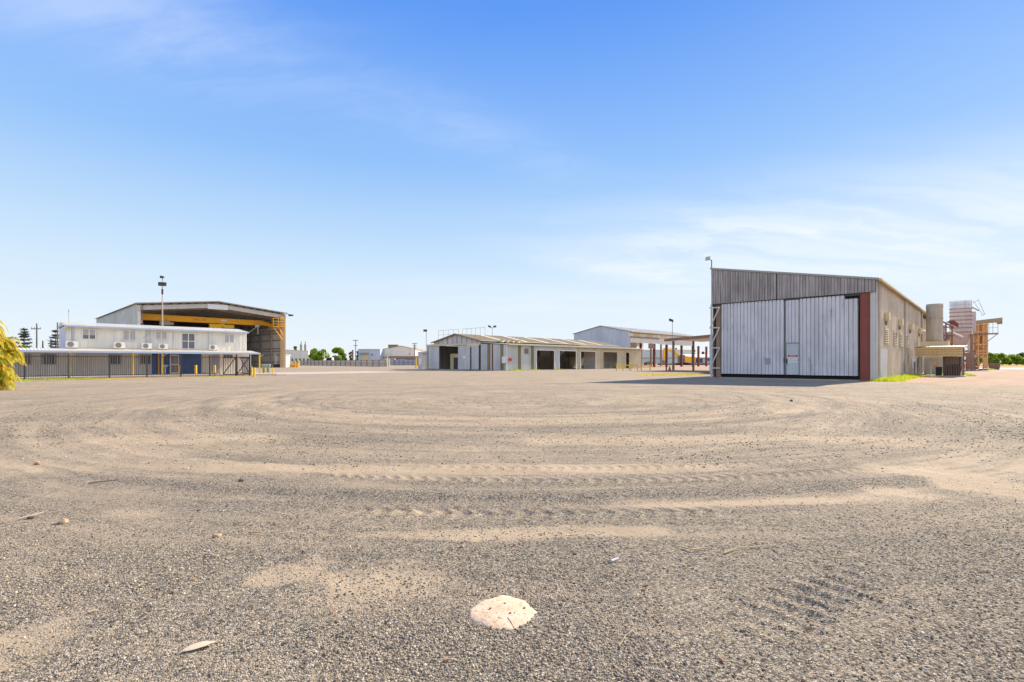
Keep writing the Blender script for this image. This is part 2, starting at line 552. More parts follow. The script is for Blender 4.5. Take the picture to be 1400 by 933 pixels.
def ground_height(x, y):
    dx, dy = x - RC[0], y - RC[1]
    r = np.hypot(dx, dy)
    arc = np.arctan2(dx, -dy) * 14.5
    near = 1 - smooth(14.0, 26.0, np.hypot(x, y))
    z = 0.046 * ridge_mask(x, y)
    z += 0.014 * (vnoise(x * 0.45, y * 0.45, 1) - 0.5) + 0.008 * (vnoise(x * 1.6, y * 1.6, 2) - 0.5)
    # shallow wheel ruts that follow the circle
    for rr, d, wd in ((14.25, 0.012, 0.22), (13.5, 0.010, 0.2), (12.6, 0.012, 0.25), (11.3, 0.012, 0.22), (10.4, 0.014, 0.25), (16.0, 0.008, 0.25)):
        rw = r + 0.3 * (vnoise(x * 0.3 + rr, y * 0.3, 5) - 0.5)
        z -= d * np.exp(-((rw - rr) / wd) ** 2) * (dy < 4)
    # lug marks of heavy tyres
    for rr, wd, x0, x1, amp in ((15.45, 0.16, -1.4, 1.9, 0.016), (14.05, 0.17, -2.2, 4.6, 0.013), (13.3, 0.13, -1.0, 5.2, 0.009)):
        lug = np.sin(arc * 2 * math.pi / 0.19 + np.where(r > rr, 1, -1) * (r - rr) * 22)
        z += amp * np.clip(lug, -0.4, 1) * np.exp(-((r - rr) / wd) ** 4) * smooth(x0 - .5, x0, x) * (1 - smooth(x1, x1 + .5, x)) * (dy < 0)
    # side-slipped lug marks front right
    u = (x - 2.0) * 0.80 + (y - 3.3) * 0.60
    v = -(x - 2.0) * 0.60 + (y - 3.3) * 0.80
    z += 0.014 * np.clip(np.sin(u * 2 * math.pi / 0.17 + 1.2 * v), -0.5, 1) * np.exp(-(v / 0.22) ** 4) * np.exp(-(u / 0.75) ** 4) * near
    z += 0.010 * (vnoise(x * 9, y * 9, 8) - 0.5) * near * smooth(0.42, 0.6, vnoise(x * 0.5 + 3, y * 0.9, 9))
    z += 0.003 * (vnoise(x * 22, y * 22, 10) - 0.5) * near
    return z * near


def axis(lo, hi, step, far_lo, far_hi):
    a = list(np.arange(lo, hi, step))
    s, x = step, a[-1]
    while x < far_hi:
        s *= 1.13
        x += s
        a.append(x)
    s, x, pre = step, lo, []
    while x > far_lo:
        s *= 1.13
        x -= s
        pre.append(x)
    return np.array(pre[::-1] + a)


gx = axis(-7.0, 7.0, 0.022, -4000, 4000)
gy = axis(1.9, 9.5, 0.02, -300, 6000)
X, Yg = np.meshgrid(gx, gy)
Z = ground_height(X, Yg)
nx, ny = len(gx), len(gy)
me = bpy.data.meshes.new('ground')
me.vertices.add(nx * ny)
me.vertices.foreach_set('co', np.stack([X, Yg, Z], -1).astype(np.float32).ravel())
ii = np.arange(nx * ny).reshape(ny, nx)
quads = np.stack([ii[:-1, :-1], ii[:-1, 1:], ii[1:, 1:], ii[1:, :-1]], -1).reshape(-1, 4)
nf = len(quads)
me.loops.add(nf * 4)
me.loops.foreach_set('vertex_index', quads.astype(np.int32).ravel())
me.polygons.add(nf)
me.polygons.foreach_set('loop_start', np.arange(0, nf * 4, 4, dtype=np.int32))
me.polygons.foreach_set('loop_total', np.full(nf, 4, dtype=np.int32))
me.polygons.foreach_set('use_smooth', np.ones(nf, dtype=bool))
me.update()
me.validate()
def blob(x, y, px, py, hx, hy, rot=0.0, edge=0.6, wob=0.7):
    """soft irregular patch on the ground, given where it lies and its half sizes in metres"""
    Y0 = 1050.0 / (py - 495.0)
    X0 = (px - 700.0) / F * Y0
    c, s_ = math.cos(R(rot)), math.sin(R(rot))
    u = ((x - X0) * c + (y - Y0) * s_) / hx
    v = (-(x - X0) * s_ + (y - Y0) * c) / hy
    q = np.sqrt(u * u + v * v) + wob * (vnoise(x * 1.7 + px, y * 2.3, 31) - .5) + 0.5 * wob * (vnoise(x * 6 + px, y * 8, 32) - .5)
    return 1 - smooth(1 - edge, 1 + edge, q)


def cover_map(x, y):
    c = np.zeros_like(x)
    for a in ((720, 727, 1.25, .17, 1.5, .25), (560, 700, .9, .12, 0), (1000, 688, 1.4, .12, 4), (180, 700, .38, .16, 0), (402, 778, .28, .17, 40, .2),
              (540, 785, .42, .3, 10), (640, 640, 2.2, .28, 0), (1215, 672, .25, .5, 50), (1320, 660, .5, 1.0, 20), (250, 600, 2.0, .7, 0),
              (10, 885, .22, .4, 0, .3), (880, 640, 2.0, .25, 3), (1000, 600, 4.0, .5, 5), (380, 640, 1.4, .3, 0)):
        c -= (0.9 if a[0] in (402, 540, 1215, 1320, 720) else 0.58) * blob(x, y, *a)
    for a in ((960, 770, 1.3, .45, 0), (700, 770, 1.6, .22, 0), (250, 790, 1.3, .35, 0), (650, 890, 1.2, .25, 0), (800, 660, 2.4, .16, 2), (430, 690, 1.2, .25, 0), (300, 660, 1.6, .25, -6),
              (1250, 760, 1.2, .8, 0), (520, 600, 2.2, .6, 0), (900, 590, 3.0, .7, 0), (180, 570, 3.0, 1.0, 0), (1300, 590, 3.0, 1.2, 10), (60, 660, 1.0, .6, 0)):
        c += 0.36 * blob(x, y, *a)
    return c


att = me.attributes.new('cover', 'FLOAT', 'POINT')
att.data.foreach_set('value', cover_map(X, Yg).astype(np.float32).ravel())
att = me.attributes.new('windrow', 'FLOAT', 'POINT')
att.data.foreach_set('value', ridge_mask(X, Yg).astype(np.float32).ravel())

GM, g = material('dusty_gravel_yard')
pos = g.n('ShaderNodeNewGeometry').outputs['Position']
sep = g.n('ShaderNodeSeparateXYZ', {0: pos})
flat = g.n('ShaderNodeCombineXYZ', {'X': sep.outputs[0], 'Y': sep.outputs[1], 'Z': 0.0}).outputs[0]
rel = g.vmath('SUBTRACT', flat, (RC[0], RC[1], 0))
rad = g.vmath('LENGTH', rel)
rs = g.n('ShaderNodeSeparateXYZ', {0: rel})
ang = g.math('ARCTAN2', rs.outputs[0], g.math('MULTIPLY', rs.outputs[1], -1.0))
wob = g.noise(flat, 0.35, 2.0)
radw = g.math('ADD', rad, g.math('MULTIPLY', wob, 0.9))
pol = g.n('ShaderNodeCombineXYZ', {'X': g.math('MULTIPLY', radw, 1.9), 'Y': g.math('MULTIPLY', ang, 1.6), 'Z': 0.0}).outputs[0]
track = g.noise(pol, 1.0, 5.0, 0.6)
track = g.ramp(track, [(0.38, 0.0), (0.62, 1.0)])
# a second family of straighter tracks towards the right-hand shed
mp2 = g.n('ShaderNodeMapping', {'Vector': flat, 'Rotation': (0, 0, R(-14)), 'Scale': (0.07, 1.1, 1.0)}).outputs[0]
track2 = g.ramp(g.noise(mp2, 1.0, 4.0, 0.6), [(0.42, 0.0), (0.66, 1.0)])
patch = g.ramp(g.noise(flat, 0.33, 5.0, 0.62), [(0.38, 0.0), (0.64, 1.0)])
dist = g.vmath('LENGTH', flat)
nearf = g.math('SUBTRACT', 1.0, g.math('MULTIPLY', g.math('SUBTRACT', dist, 3.6), 0.16), clamp=True)
win = g.n('ShaderNodeAttribute', attribute_name='windrow').outputs['Fac']
gm = g.math('ADD', g.math('MULTIPLY', track, 0.42), g.math('MULTIPLY', track2, 0.22))
gm = g.math('ADD', gm, g.math('MULTIPLY', patch, 0.34))
gm = g.math('ADD', gm, g.math('MULTIPLY', nearf, 0.46))
gm = g.math('ADD', gm, g.math('MULTIPLY', win, 1.5))
gm = g.math('ADD', gm, g.n('ShaderNodeAttribute', attribute_name='cover').outputs['Fac'])
# thin curved wheel lines farther out
rel2 = g.vmath('SUBTRACT', flat, (0.3, 24.6, 0))
rad2 = g.math('ADD', g.vmath('LENGTH', rel2), g.math('MULTIPLY', wob, 0.5))
fr_ = g.math('LESS_THAN', sep.outputs[1], g.math('ADD', 23.0, g.math('MULTIPLY', wob, 6.0)))
for rr_, wd_, am_ in ((10.1, 0.09, 0.5), (10.75, 0.10, 0.38), (8.6, 0.07, 0.3), (13.2, 0.16, 0.4), (12.4, 0.2, -0.35), (11.4, 0.25, -0.3)):
    q_ = g.math('DIVIDE', g.math('SUBTRACT', rad2, rr_), wd_)
    ln_ = g.math('EXPONENT', g.math('MULTIPLY', g.math('MULTIPLY', q_, q_), -1.0))
    gm = g.math('ADD', gm, g.math('MULTIPLY', g.math('MULTIPLY', ln_, fr_), am_))
# fine wheel lines inside the turning circle
pol3 = g.n('ShaderNodeCombineXYZ', {'X': g.math('MULTIPLY', radw, 6.5), 'Y': g.math('MULTIPLY', ang, 2.2), 'Z': 0.0}).outputs[0]
track3 = g.ramp(g.noise(pol3, 1.0, 3.0, 0.55), [(0.44, 0.0), (0.60, 1.0)])
gm = g.math('ADD', gm, g.math('MULTIPLY', g.math('SUBTRACT', track3, 0.5), 0.34))
gm = g.math('ADD', gm, 0.05)
# how much bare stone shows through the dust, broken up by fine noise
brk = g.math('ADD', g.math('MULTIPLY', g.noise(flat, 15.0, 4.0, 0.7), 0.62), g.math('MULTIPLY', g.noise(flat, 2.6, 5.0, 0.65), 0.38))
gm = g.math('ADD', gm, g.math('MULTIPLY', g.math('SUBTRACT', brk, 0.5), 2.1), clamp=True)
vo = g.n('ShaderNodeTexVoronoi', {'Vector': flat, 'Scale': 104.0, 'Randomness': 1.0}, voronoi_dimensions='2D', feature='F1')
vo2 = g.n('ShaderNodeTexVoronoi', {'Vector': flat, 'Scale': 46.0, 'Randomness': 1.0}, voronoi_dimensions='2D', feature='F1')
cellr = g.n('ShaderNodeSeparateColor', {0: vo.outputs['Color']})
cellr2 = g.n('ShaderNodeSeparateColor', {0: vo2.outputs['Color']})
stone = g.ramp(cellr.outputs[0], [(0.0, (0.06, 0.052, 0.045)), (0.3, (0.20, 0.166, 0.122)), (0.7, (0.37, 0.308, 0.222)),
                                  (0.9, (0.47, 0.39, 0.285)), (1.0, (0.62, 0.54, 0.43))])
stone2 = g.ramp(cellr2.outputs[1], [(0.0, (0.06, 0.052, 0.047)), (0.6, (0.25, 0.212, 0.16)), (1.0, (0.50, 0.42, 0.31))])
stone = g.mix(g.math('GREATER_THAN', cellr2.outputs[0], 0.84), stone, stone2)
dust = g.ramp(g.noise(flat, 0.8, 6.0, 0.65), [(0.3, (0.37, 0.282, 0.188)), (0.55, (0.45, 0.346, 0.232)), (0.75, (0.51, 0.395, 0.272))])
dust = g.mix(g.math('MULTIPLY', g.math('GREATER_THAN', cellr.outputs[1], 0.86), 0.55), dust, stone)
# redder earth on the right-hand side beside the plant
redm = g.math('MULTIPLY', g.math('SUBTRACT', sep.outputs[0], g.math('ADD', 18.0, g.math('MULTIPLY', wob, 14.0))), 0.12, clamp=True)
dust = g.mix(g.math('MULTIPLY', redm, 0.85), dust, g.ramp(g.math('ADD', g.math('MULTIPLY', g.noise(flat, 0.45, 6.0, 0.68), 0.6), g.math('MULTIPLY', g.noise(g.n('ShaderNodeMapping', {'Vector': flat, 'Rotation': (0, 0, R(-40)), 'Scale': (0.16, 1.3, 1.0)}).outputs[0], 1.0, 5.0, 0.62), 0.4)), [(0.36, (0.26, 0.165, 0.115)), (0.48, (0.42, 0.27, 0.19)), (0.56, (0.50, 0.34, 0.25)), (0.66, (0.60, 0.45, 0.35))]))
gm = g.math('MULTIPLY', gm, g.math('SUBTRACT', 1.0, g.math('MULTIPLY', redm, 0.7)))
gcol = g.mix(gm, dust, stone)
bh = g.math('ADD', g.math('MULTIPLY', g.math('SUBTRACT', 0.6, vo.outputs['Distance']), g.math('ADD', 0.25, gm)),
            g.math('MULTIPLY', g.math('SUBTRACT', 0.6, vo2.outputs['Distance']), g.math('MULTIPLY', gm, 1.3)))
bh = g.math('ADD', bh, g.math('MULTIPLY', g.noise(flat, 7.0, 6.0, 0.7), 1.2))
finish(g, gcol, 0.95, 0.0, bh, 0.75, 0.0095, spec=0.12)
me.materials.append(GM)
ground = bpy.data.objects.new('ground', me)
ground['kind'] = 'structure'
COL.objects.link(ground)


def gz(x, y):
    return float(ground_height(np.array([x]), np.array([y]))[0])


# loose stones: nobody could count them
def stone_shapes(k):
    out = []
    for s in range(k):
        r = np.random.default_rng(100 + s)
        t = (1 + 5 ** .5) / 2
        v = np.array([(-1, t, 0), (1, t, 0), (-1, -t, 0), (1, -t, 0), (0, -1, t), (0, 1, t), (0, -1, -t), (0, 1, -t), (t, 0, -1), (t, 0, 1), (-t, 0, -1), (-t, 0, 1)]) / 1.9
        v = v * (1 + 0.45 * (r.random((12, 1)) - 0.5)) * np.array([1.0, 0.75 + .25 * r.random(), 0.62])
        out.append(v)
    f = np.array([(0, 11, 5), (0, 5, 1), (0, 1, 7), (0, 7, 10), (0, 10, 11), (1, 5, 9), (5, 11, 4), (11, 10, 2), (10, 7, 6), (7, 1, 8), (3, 9, 4), (3, 4, 2), (3, 2, 6), (3, 6, 8), (3, 8, 9), (4, 9, 5), (2, 4, 11), (6, 2, 10), (8, 6, 7), (9, 8, 1)])
    return out, f


SHAPES, SF = stone_shapes(8)


def scatter_stones(name, n, y0, y1, smin, smax, mat, dens):
    r = np.random.default_rng(n)
    # even in screen terms near the camera: more stones close by
    y = 1.0 / (1.0 / y1 + r.random(n * 4) * (1.0 / y0 - 1.0 / y1))
    x = (r.random(n * 4) * 2 - 1) * y * 1.06
    keep = r.random(n * 4) < dens(x, y)
    x, y = x[keep][:n], y[keep][:n]
    n = len(x)
    s = smin * (smax / smin) ** (r.random(n) ** 2.6)
    a = r.random(n) * 2 * math.pi
    z = ground_height(x, y)
    which = r.integers(0, len(SHAPES), n)
    base = np.stack(SHAPES)[which]                       # n,12,3
    ca, sa = np.cos(a)[:, None], np.sin(a)[:, None]
    vx = base[:, :, 0] * ca - base[:, :, 1] * sa
    vy = base[:, :, 0] * sa + base[:, :, 1] * ca
    P = np.stack([vx * s[:, None] + x[:, None], vy * s[:, None] + y[:, None], base[:, :, 2] * s[:, None] + z[:, None] + 0.15 * s[:, None]], -1)
    fs = (SF[None] + (np.arange(n) * 12)[:, None, None]).reshape(-1, 3)
    m = bpy.data.meshes.new(name)
    m.vertices.add(n * 12)
    m.vertices.foreach_set('co', P.astype(np.float32).ravel())
    m.loops.add(len(fs) * 3)
    m.loops.foreach_set('vertex_index', fs.astype(np.int32).ravel())
    m.polygons.add(len(fs))
    m.polygons.foreach_set('loop_start', np.arange(0, len(fs) * 3, 3, dtype=np.int32))
    m.polygons.foreach_set('loop_total', np.full(len(fs), 3, dtype=np.int32))
    m.update()
    m.materials.append(mat)
    o = bpy.data.objects.new(name, m)
    o['kind'] = 'stuff'
    COL.objects.link(o)
    return o


STONE, g2 = material('loose_stone')
rnd = g2.n('ShaderNodeNewGeometry').outputs['Random Per Island']
scol = g2.ramp(rnd, [(0.0, (0.075, 0.064, 0.054)), (0.25, (0.21, 0.175, 0.13)), (0.6, (0.35, 0.29, 0.205)), (0.85, (0.42, 0.34, 0.25)), (0.97, (0.58, 0.48, 0.36)), (1.0, (0.74, 0.68, 0.58))])
finish(g2, scol, 0.9, 0.0, spec=0.15)


def dens_stone(x, y):
    fade = 1 - 0.75 * smooth(6.5, 10.5, y)
    base = 0.10 + 0.75 * smooth(0.40, 0.66, vnoise(x * 0.6 + 7, y * 0.8, 21)) * (0.35 + 0.65 * (1 - smooth(3, 8, y)))
    base = base + 0.35 * smooth(0.5, 3.5, x) * (1 - smooth(4, 7, y))
    return np.clip((base + 1.2 * ridge_mask(x, y)) * fade, 0, 1)


def dens_far(x, y):
    return smooth(6.8, 10.5, y + 1.5 * (vnoise(x * .8, y * .8, 24) - .5)) * (0.3 + 0.7 * smooth(0.42, 0.62, vnoise(np.hypot(x - RC[0], y - RC[1]) * 0.9, x * 0.15, 22)) * smooth(.3, .6, vnoise(x * .25, y * .25, 23)))


tag(scatter_stones('gravel', 42000, 7.0, 36.0, 0.005, 0.021, STONE, dens_far), 'scattered coarser stones farther out on the yard', 'gravel')
tag(scatter_stones('gravel', 105000, 2.0, 11.0, 0.0020, 0.0100, STONE, dens_stone), 'loose grey and tan gravel strewn over the dusty yard', 'gravel')


def blade_field(name, label, mat, spots, hmin, hmax, wd=0.02, n=6000, lean=0.6):
    """grass blades around the given (x, y, radius_x, radius_y, weight) spots"""
    r = random.Random(len(label) * 31 + n)
    mb = MB()
    tot = sum(s[4] for s in spots)
    for (cx, cy, rx, ry, wt) in spots:
        for _ in range(int(n * wt / tot)):
            a, q = r.random() * 6.283, math.sqrt(r.random())
            x, y = cx + rx * q * math.cos(a), cy + ry * q * math.sin(a)
            h = r.uniform(hmin, hmax) * (1.15 - 0.7 * q)
            b = r.random() * 6.283
            lx, ly = math.cos(b) * h * lean * r.random(), math.sin(b) * h * lean * r.random()
            ux, uy = -math.sin(b) * wd / 2, math.cos(b) * wd / 2
            z = -0.02
            mb.add([(x - ux, y - uy, z), (x + ux, y + uy, z), (x + lx * .5 + ux * .7, y + ly * .5 + uy * .7, h * .65), (x + lx * .5 - ux * .7, y + ly * .5 - uy * .7, h * .65), (x + lx * 1.3, y + ly * 1.3, h)],
                   [(0, 1, 2, 3), (3, 2, 4)])
    o = mb.build(name, mat)
    return tag(o, label, 'grass', kind='stuff')


# ------------------------------------------------------------------ the big skillion shed on the right
SX, SY = 0.685, 0.7285
BO = (28.4, 40.0)
BROT = math.atan2(SY, SX)
BW = 12.8


def bt(px, L=0.0):
    return along(px, BO, L, SX, SY)


def bs(px, t=0.0):
    return across(px, BO, t, SX, SY)


big = thing('workshop_shed', 'tall skillion shed with grey ribbed sliding doors and weathered grey fascia', 'shed', (*BO, 0), BROT)
H0, H1, BL = 8.0, 10.35, 62.0


def roof_z(y):
    return H0 + (H1 - H0) * y / BW


slab = MB().box(0.0, BL, 0.0, BW, -0.05, 0.06).box(-0.75, -0.003, 2.2, 11.9, -0.05, 0.05)
slab.build('floor_slab', CONCRETE, big)
m = MB()
T1, T2 = bt(1235), bt(1259)
m.corr((0.0, 0, 0.02), (T1, 0, 0.02), (T1, 0, H0 - .02), (0.0, 0, H0 - .02), (0, -1, 0), 0.25, 0.03)
m.corr((T1, 0, 0.02), (T2, 0, 0.02), (T2, 0, H0 - .02), (T1, 0, H0 - .02), (0, -1, 0), 0.25, 0.03)
m.corr((T2 + 5, .4, 0.02), (BL, .4, 0.02), (BL, .4, H0 - .4), (T2 + 5, .4, H0 - .4), (0, -1, 0), 0.25, 0.03)
m.build('side_wall', SIDE_CLAD, big, label='dusty tan ribbed wall facing right')
m = MB().corr((T2, .25, 0.0), (T2 + 5, .25, 0.0), (T2 + 5, .25, H0 - .3), (T2, .25, H0 - .3), (0, -1, 0), 0.25, 0.03)
m.build('annex_wall', TAN_STEEL, big)
MB().corr((0.1, BW, 0.02), (BL, BW, 0.02), (BL, BW, H1 - .02), (0.1, BW, H1 - .02), (0, 1, 0), 0.5, 0.04).build('far_side_wall', SIDE_CLAD, big)
MB().corr((BL, 0, .02), (BL, BW, .02), (BL, BW, H1 - .02), (BL, 0, H0 - .02), (1, 0, 0), 0.5, 0.04).build('end_wall', SIDE_CLAD, big)
rf = MB().corr((-.25, -.25, H0 - .03), (BL + .2, -.25, H0 - .03), (BL + .2, BW + .1, H1 + .05), (-.25, BW + .1, H1 + .05), (0, 0, 1), 0.3, 0.05)
rf = rf.build('roof', GREY_ROOF, big)
MB().box(-.2, BL, -.42, -.26, H0 - .17, H0 - .02).build('gutter', CREAM_PAINT, rf)
MB().hexa([(-.30, -.26, H0 - .14), (-.255, -.26, H0 - .14), (-.255, BW + .1, H1 - .06), (-.30, BW + .1, H1 - .06)],
          [(-.30, -.26, H0 + .02), (-.255, -.26, H0 + .02), (-.255, BW + .1, H1 + .10), (-.30, BW + .1, H1 + .10)]).build('barge_flashing', GREY_STEEL, rf)
# fascia over the doors, in two lengths with a joint between them
ym = bs(1063)
m = MB()
for a, b in ((-.05, ym), (ym + .03, BW + .03)):
    m.corr((-.16, a, 6.98), (-.16, b, 6.98), (-.16, b, roof_z(b) - .08), (-.16, a, roof_z(a) - .08), (-1, 0, 0), 0.23, 0.06, groove=True)
m.build('fascia', FASCIA_CLAD, big, label='dark weathered ribbed fascia over the doors')
MB().box(-.12, .25, .9, BW, 6.78, 6.97).build('door_rail', DARK_STEEL, big)
MB().box(.35, .6, .2, BW - .2, 5.4, 7.4).build('lintel', DARK_STEEL, big)
# sliding doors
yc, yl, yr = bs(1073.5), bs(986.5), 1.12
m = MB().corr((-.06, yc + .04, .40), (-.06, yl, .40), (-.06, yl, 6.9), (-.06, yc + .04, 6.9), (-1, 0, 0), 0.295, 0.085, groove=True)
dl = m.build('sliding_door', DOOR_CLAD, big, label='left ribbed sliding door leaf with a blue scuff')
MB().box(-.149, -.147, yc + 1.15, yc + 1.55, 1.25, 1.85).build('paint_scuff', paint('blue_scuff', (0.34, 0.38, 0.50), 0.6, 0.3), dl)
ydl, ydr = bs(1075), bs(1092.7)
m = MB().corr((-.06, yr, .38), (-.06, ydr - .03, .38), (-.06, ydr - .03, 6.55), (-.06, yr, 6.55), (-1, 0, 0), 0.295, 0.085, groove=True)
m.corr((-.06, ydr - .03, 3.16), (-.06, yc - .03, 3.16), (-.06, yc - .03, 6.8), (-.06, ydr - .03, 6.8), (-1, 0, 0), 0.27, 0.085, groove=True)
m.corr((-.061, yr + .9, 6.55), (-.061, ydr - .03, 6.55), (-.061, ydr - .03, 6.85), (-.061, yr + .9, 6.85), (-1, 0, 0), 0.295, 0.085, groove=True)
dr = m.build('sliding_door', DOOR_CLAD, big, label='right ribbed sliding door leaf with a small door in it')
wk = MB().corr((-.05, ydr + .02, .40), (-.05, ydl - .02, .40), (-.05, ydl - .02, 3.08), (-.05, ydr + .02, 3.08), (-1, 0, 0), 0.25, 0.04)
wk = wk.build('wicket_door', sheet_metal('wicket_sheet', (0.60, 0.66, 0.68), (0.42, 0.46, 0.50), 0.35), big)
m = MB().box(-.13, -.04, ydr - .05, ydr - .005, .38, 3.14).box(-.131, -.041, ydl + .005, ydl + .05, .38, 3.14).box(-.129, -.039, ydr - .05, ydl + .05, 3.09, 3.15)
m.build('door_frame', GREY_STEEL, wk)
MB().box(-.17, -.10, ydl - .13, ydl - .06, 1.35, 1.75).build('handle', DARK_STEEL, wk)
m = MB().box(-.1, .0, yc - .025, yc + .035, .4, 6.9)
for z in (1.5, 1.7):
    m.box(-.14, -.02, yc - .05, yc + .16, z, z + .1)
m.build('door_latch', DARK_STEEL, big)
# sign on the wicket door
sy0, sy1 = bs(1091), bs(1077.5)
sgn = MB().box(-.122, -.108, sy0, sy1, 1.36, 2.12).build('warning_sign', SIGN_WHITE, big)
MB().box(-.126, -.1225, sy0 + .012, sy1 - .012, 1.925, 2.105).build('sign_header', SIGN_RED, sgn)
rot = Matrix(((0, 0, -1), (-1, 0, 0), (0, 1, 0)))      # text x -> -y, y -> z, normal -> -x
syc = (sy0 + sy1) / 2
text_mesh('STOP', 0.20, 'sign_lettering', SIGN_WHITE, sgn, (-.128, syc, 2.015), rot, squeeze=1.05)
for body, dy_, z, sz in (('NO', -.225, 1.805, .135), ('ENTRY', .085, 1.805, .135), ('WHEN', -.185, 1.64, .12), ('DOOR', .19, 1.64, .12), ('IS', -.235, 1.465, .125), ('CLOSED', .08, 1.465, .125)):
    text_mesh(body, sz, 'sign_lettering', SIGN_INK, sgn, (-.124, syc - dy_, z), rot)
# posts at both ends of the opening
MB().box(-.10, .3, .36, 1.0, 0, 6.96).box(-.14, -.1003, .36, .40, 0, 6.96).box(-.14, -.1003, .96, 1.0, 0, 6.96).build('door_post', RED_STEEL, big, label='red oxide steel post at the right end of the doors')
MB().corr((-.02, 0, 0.02), (-.02, .35, .02), (-.02, .35, 6.97), (-.02, 0, 6.97), (-1, 0, 0), 0.17, 0.02).build('corner_sheet', PALE_STRIP, big)
MB().box(-.06, .02, -.09, -.035, 0, H0 - .2).build('corner_flashing', PALE_STRIP, big)
MB().box(.0, .35, bs(985.3), bs(979), 0, 6.96).build('door_post', BROWN_STEEL, big, label='rusty brown post at the left end of the doors')
m = MB()
ya, yb = bs(985.8), BW + .12
m.bar((-.22, yb - .13, 0), (-.22, yb - .13, 6.95), .12, .16)
zs = (6.62, 4.72, 2.82, .92)
for i, z in enumerate(zs):
    m.bar((-.22, ya, z), (-.22, yb + .06, z), .09, .11)
    if i < 3:
        m.bar((-.30, ya + .05, z - .05), (-.30, yb - .05, zs[i + 1] + .06), .07, .09)
m.build('door_guide_truss', PALE_STEEL, big, label='pale zigzag truss that holds the open door')
# dark sheet added behind the doors: shade of the inside put into colour
MB().box(.9, 1.0, .5, BW - .3, 0.062, 5.5).build('dark_inside_sheet', DARK_IN, big)
# floodlight on the high corner
fl = MB().tube((-.1, BW + .02, H1 - .6), (-.1, BW + .02, H1 + .85), .045)
fl.bar((-.1, BW, H1 + .8), (-.1, BW + .3, H1 + .92), .05)
fl = fl.build('floodlight', DARK_STEEL, big)
m = MB().prism([(-.38, BW + .12, H1 + .80), (-.38, BW + .52, H1 + .80), (-.30, BW + .52, H1 + 1.16), (-.30, BW + .12, H1 + 1.16)], (.16, 0, .05))
m.build('lamp_head', GREY_STEEL, fl)
MB().prism([(-.40, BW + .16, H1 + .84), (-.40, BW + .48, H1 + .84), (-.33, BW + .48, H1 + 1.12), (-.33, BW + .16, H1 + 1.12)], (.015, 0, .003)).build('lens', LENS, fl)
# louvres, wall lamps, door, downpipes on the side wall
for px, hw in ((1211, 1.1), (1223.2, 1.15), (1231, 1.15), (1238.8, 1.15)):
    t = bt(px)
    m = MB().box(t - hw, t + hw, -.09, -.035, 2.98, 3.06).box(t - hw, t + hw, -.09, -.035, 4.32, 4.40)
    m.box(t - hw, t - hw + .1, -.091, -.034, 2.98, 4.40).box(t + hw - .1, t + hw, -.091, -.034, 2.98, 4.40)
    lv = m.build('louvre', CREAM_PAINT, big)
    m = MB()
    z = 3.1
    while z < 4.28:
        m.hexa([(t - hw + .1, -.12, z), (t + hw - .1, -.12, z), (t + hw - .1, -.04, z + .09), (t - hw + .1, -.04, z + .09)],
               [(t - hw + .1, -.12, z + .02), (t + hw - .1, -.12, z + .02), (t + hw - .1, -.04, z + .11), (t - hw + .1, -.04, z + .11)])
        z += .155
    m.build('blade', CREAM_PAINT, lv)
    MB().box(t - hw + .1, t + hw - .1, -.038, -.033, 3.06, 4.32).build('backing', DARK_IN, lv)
for px in (1209.5, 1228.3, 1242.7, 1255.4):
    t = bt(px)
    lm = MB().box(t - .35, t + .35, -.36, -.05, 5.05, 5.65)
    lm.hexa([(t - .3, -.32, 4.97), (t + .3, -.32, 4.97), (t + .3, -.06, 5.05), (t - .3, -.06, 5.05)], [(t - .35, -.36, 5.06), (t + .35, -.36, 5.06), (t + .35, -.05, 5.06), (t - .35, -.05, 5.06)])
    lm = lm.build('wall_light', CREAM_PAINT, big)  # one of the boxy wall lights along the side wall
    MB().box(t - .22, t + .22, -.2, -.035, 4.62, 4.96).build('bracket', BROWN_STEEL, lm)
ta, tb = bt(1203), bt(1212)
sdz = MB().corr((ta, -.045, .03), (tb, -.045, .03), (tb, -.045, 2.55), (ta, -.045, 2.55), (0, -1, 0), .25, .02)
sdz.build('side_door', PALE_STRIP, big, label='pale grey side door')
m = MB()
for px, r in ((1198.8, .05), (1235, .06), (1258.6, .09)):
    t = bt(px)
    m.tube((t, -.14, .0), (t, -.14, H0 - .16), r)
m.build_each('downpipe', GREY_STEEL, big)
t = bt(1246.5)
MB().box(t - .5, t + .5, -.11, -.035, .75, 1.95).build('notice_board', SIGN_WHITE, big)
t0_, t1_ = bt(1249), bt(1258)
m = MB().corr((t0_, -.05, .02), (t1_, -.05, .02), (t1_, -.05, 2.7), (t0_, -.05, 1.5), (0, -1, 0), .25, .05)
m.build('scorched_sheet', sheet_metal('scorched_sheet', (0.24, 0.21, 0.19), (0.12, 0.10, 0.09), 0.7), big)
t = bt(1251)
MB().box(t - .6, t + .6, -.07, -.035, 3.1, 4.2).build('vent_opening', SIDE_CLAD, big)
t = T2 + 2.4
MB().hexa([(t - 1.6, -.9, 4.9), (t + 1.6, -.9, 4.9), (t + 1.6, .2, 5.8), (t - 1.6, .2, 5.8)], [(t - 1.6, -.9, 5.0), (t + 1.6, -.9, 5.0), (t + 1.6, .2, 5.9), (t - 1.6, .2, 5.9)]).build('window_hood', CREAM_PAINT, big)

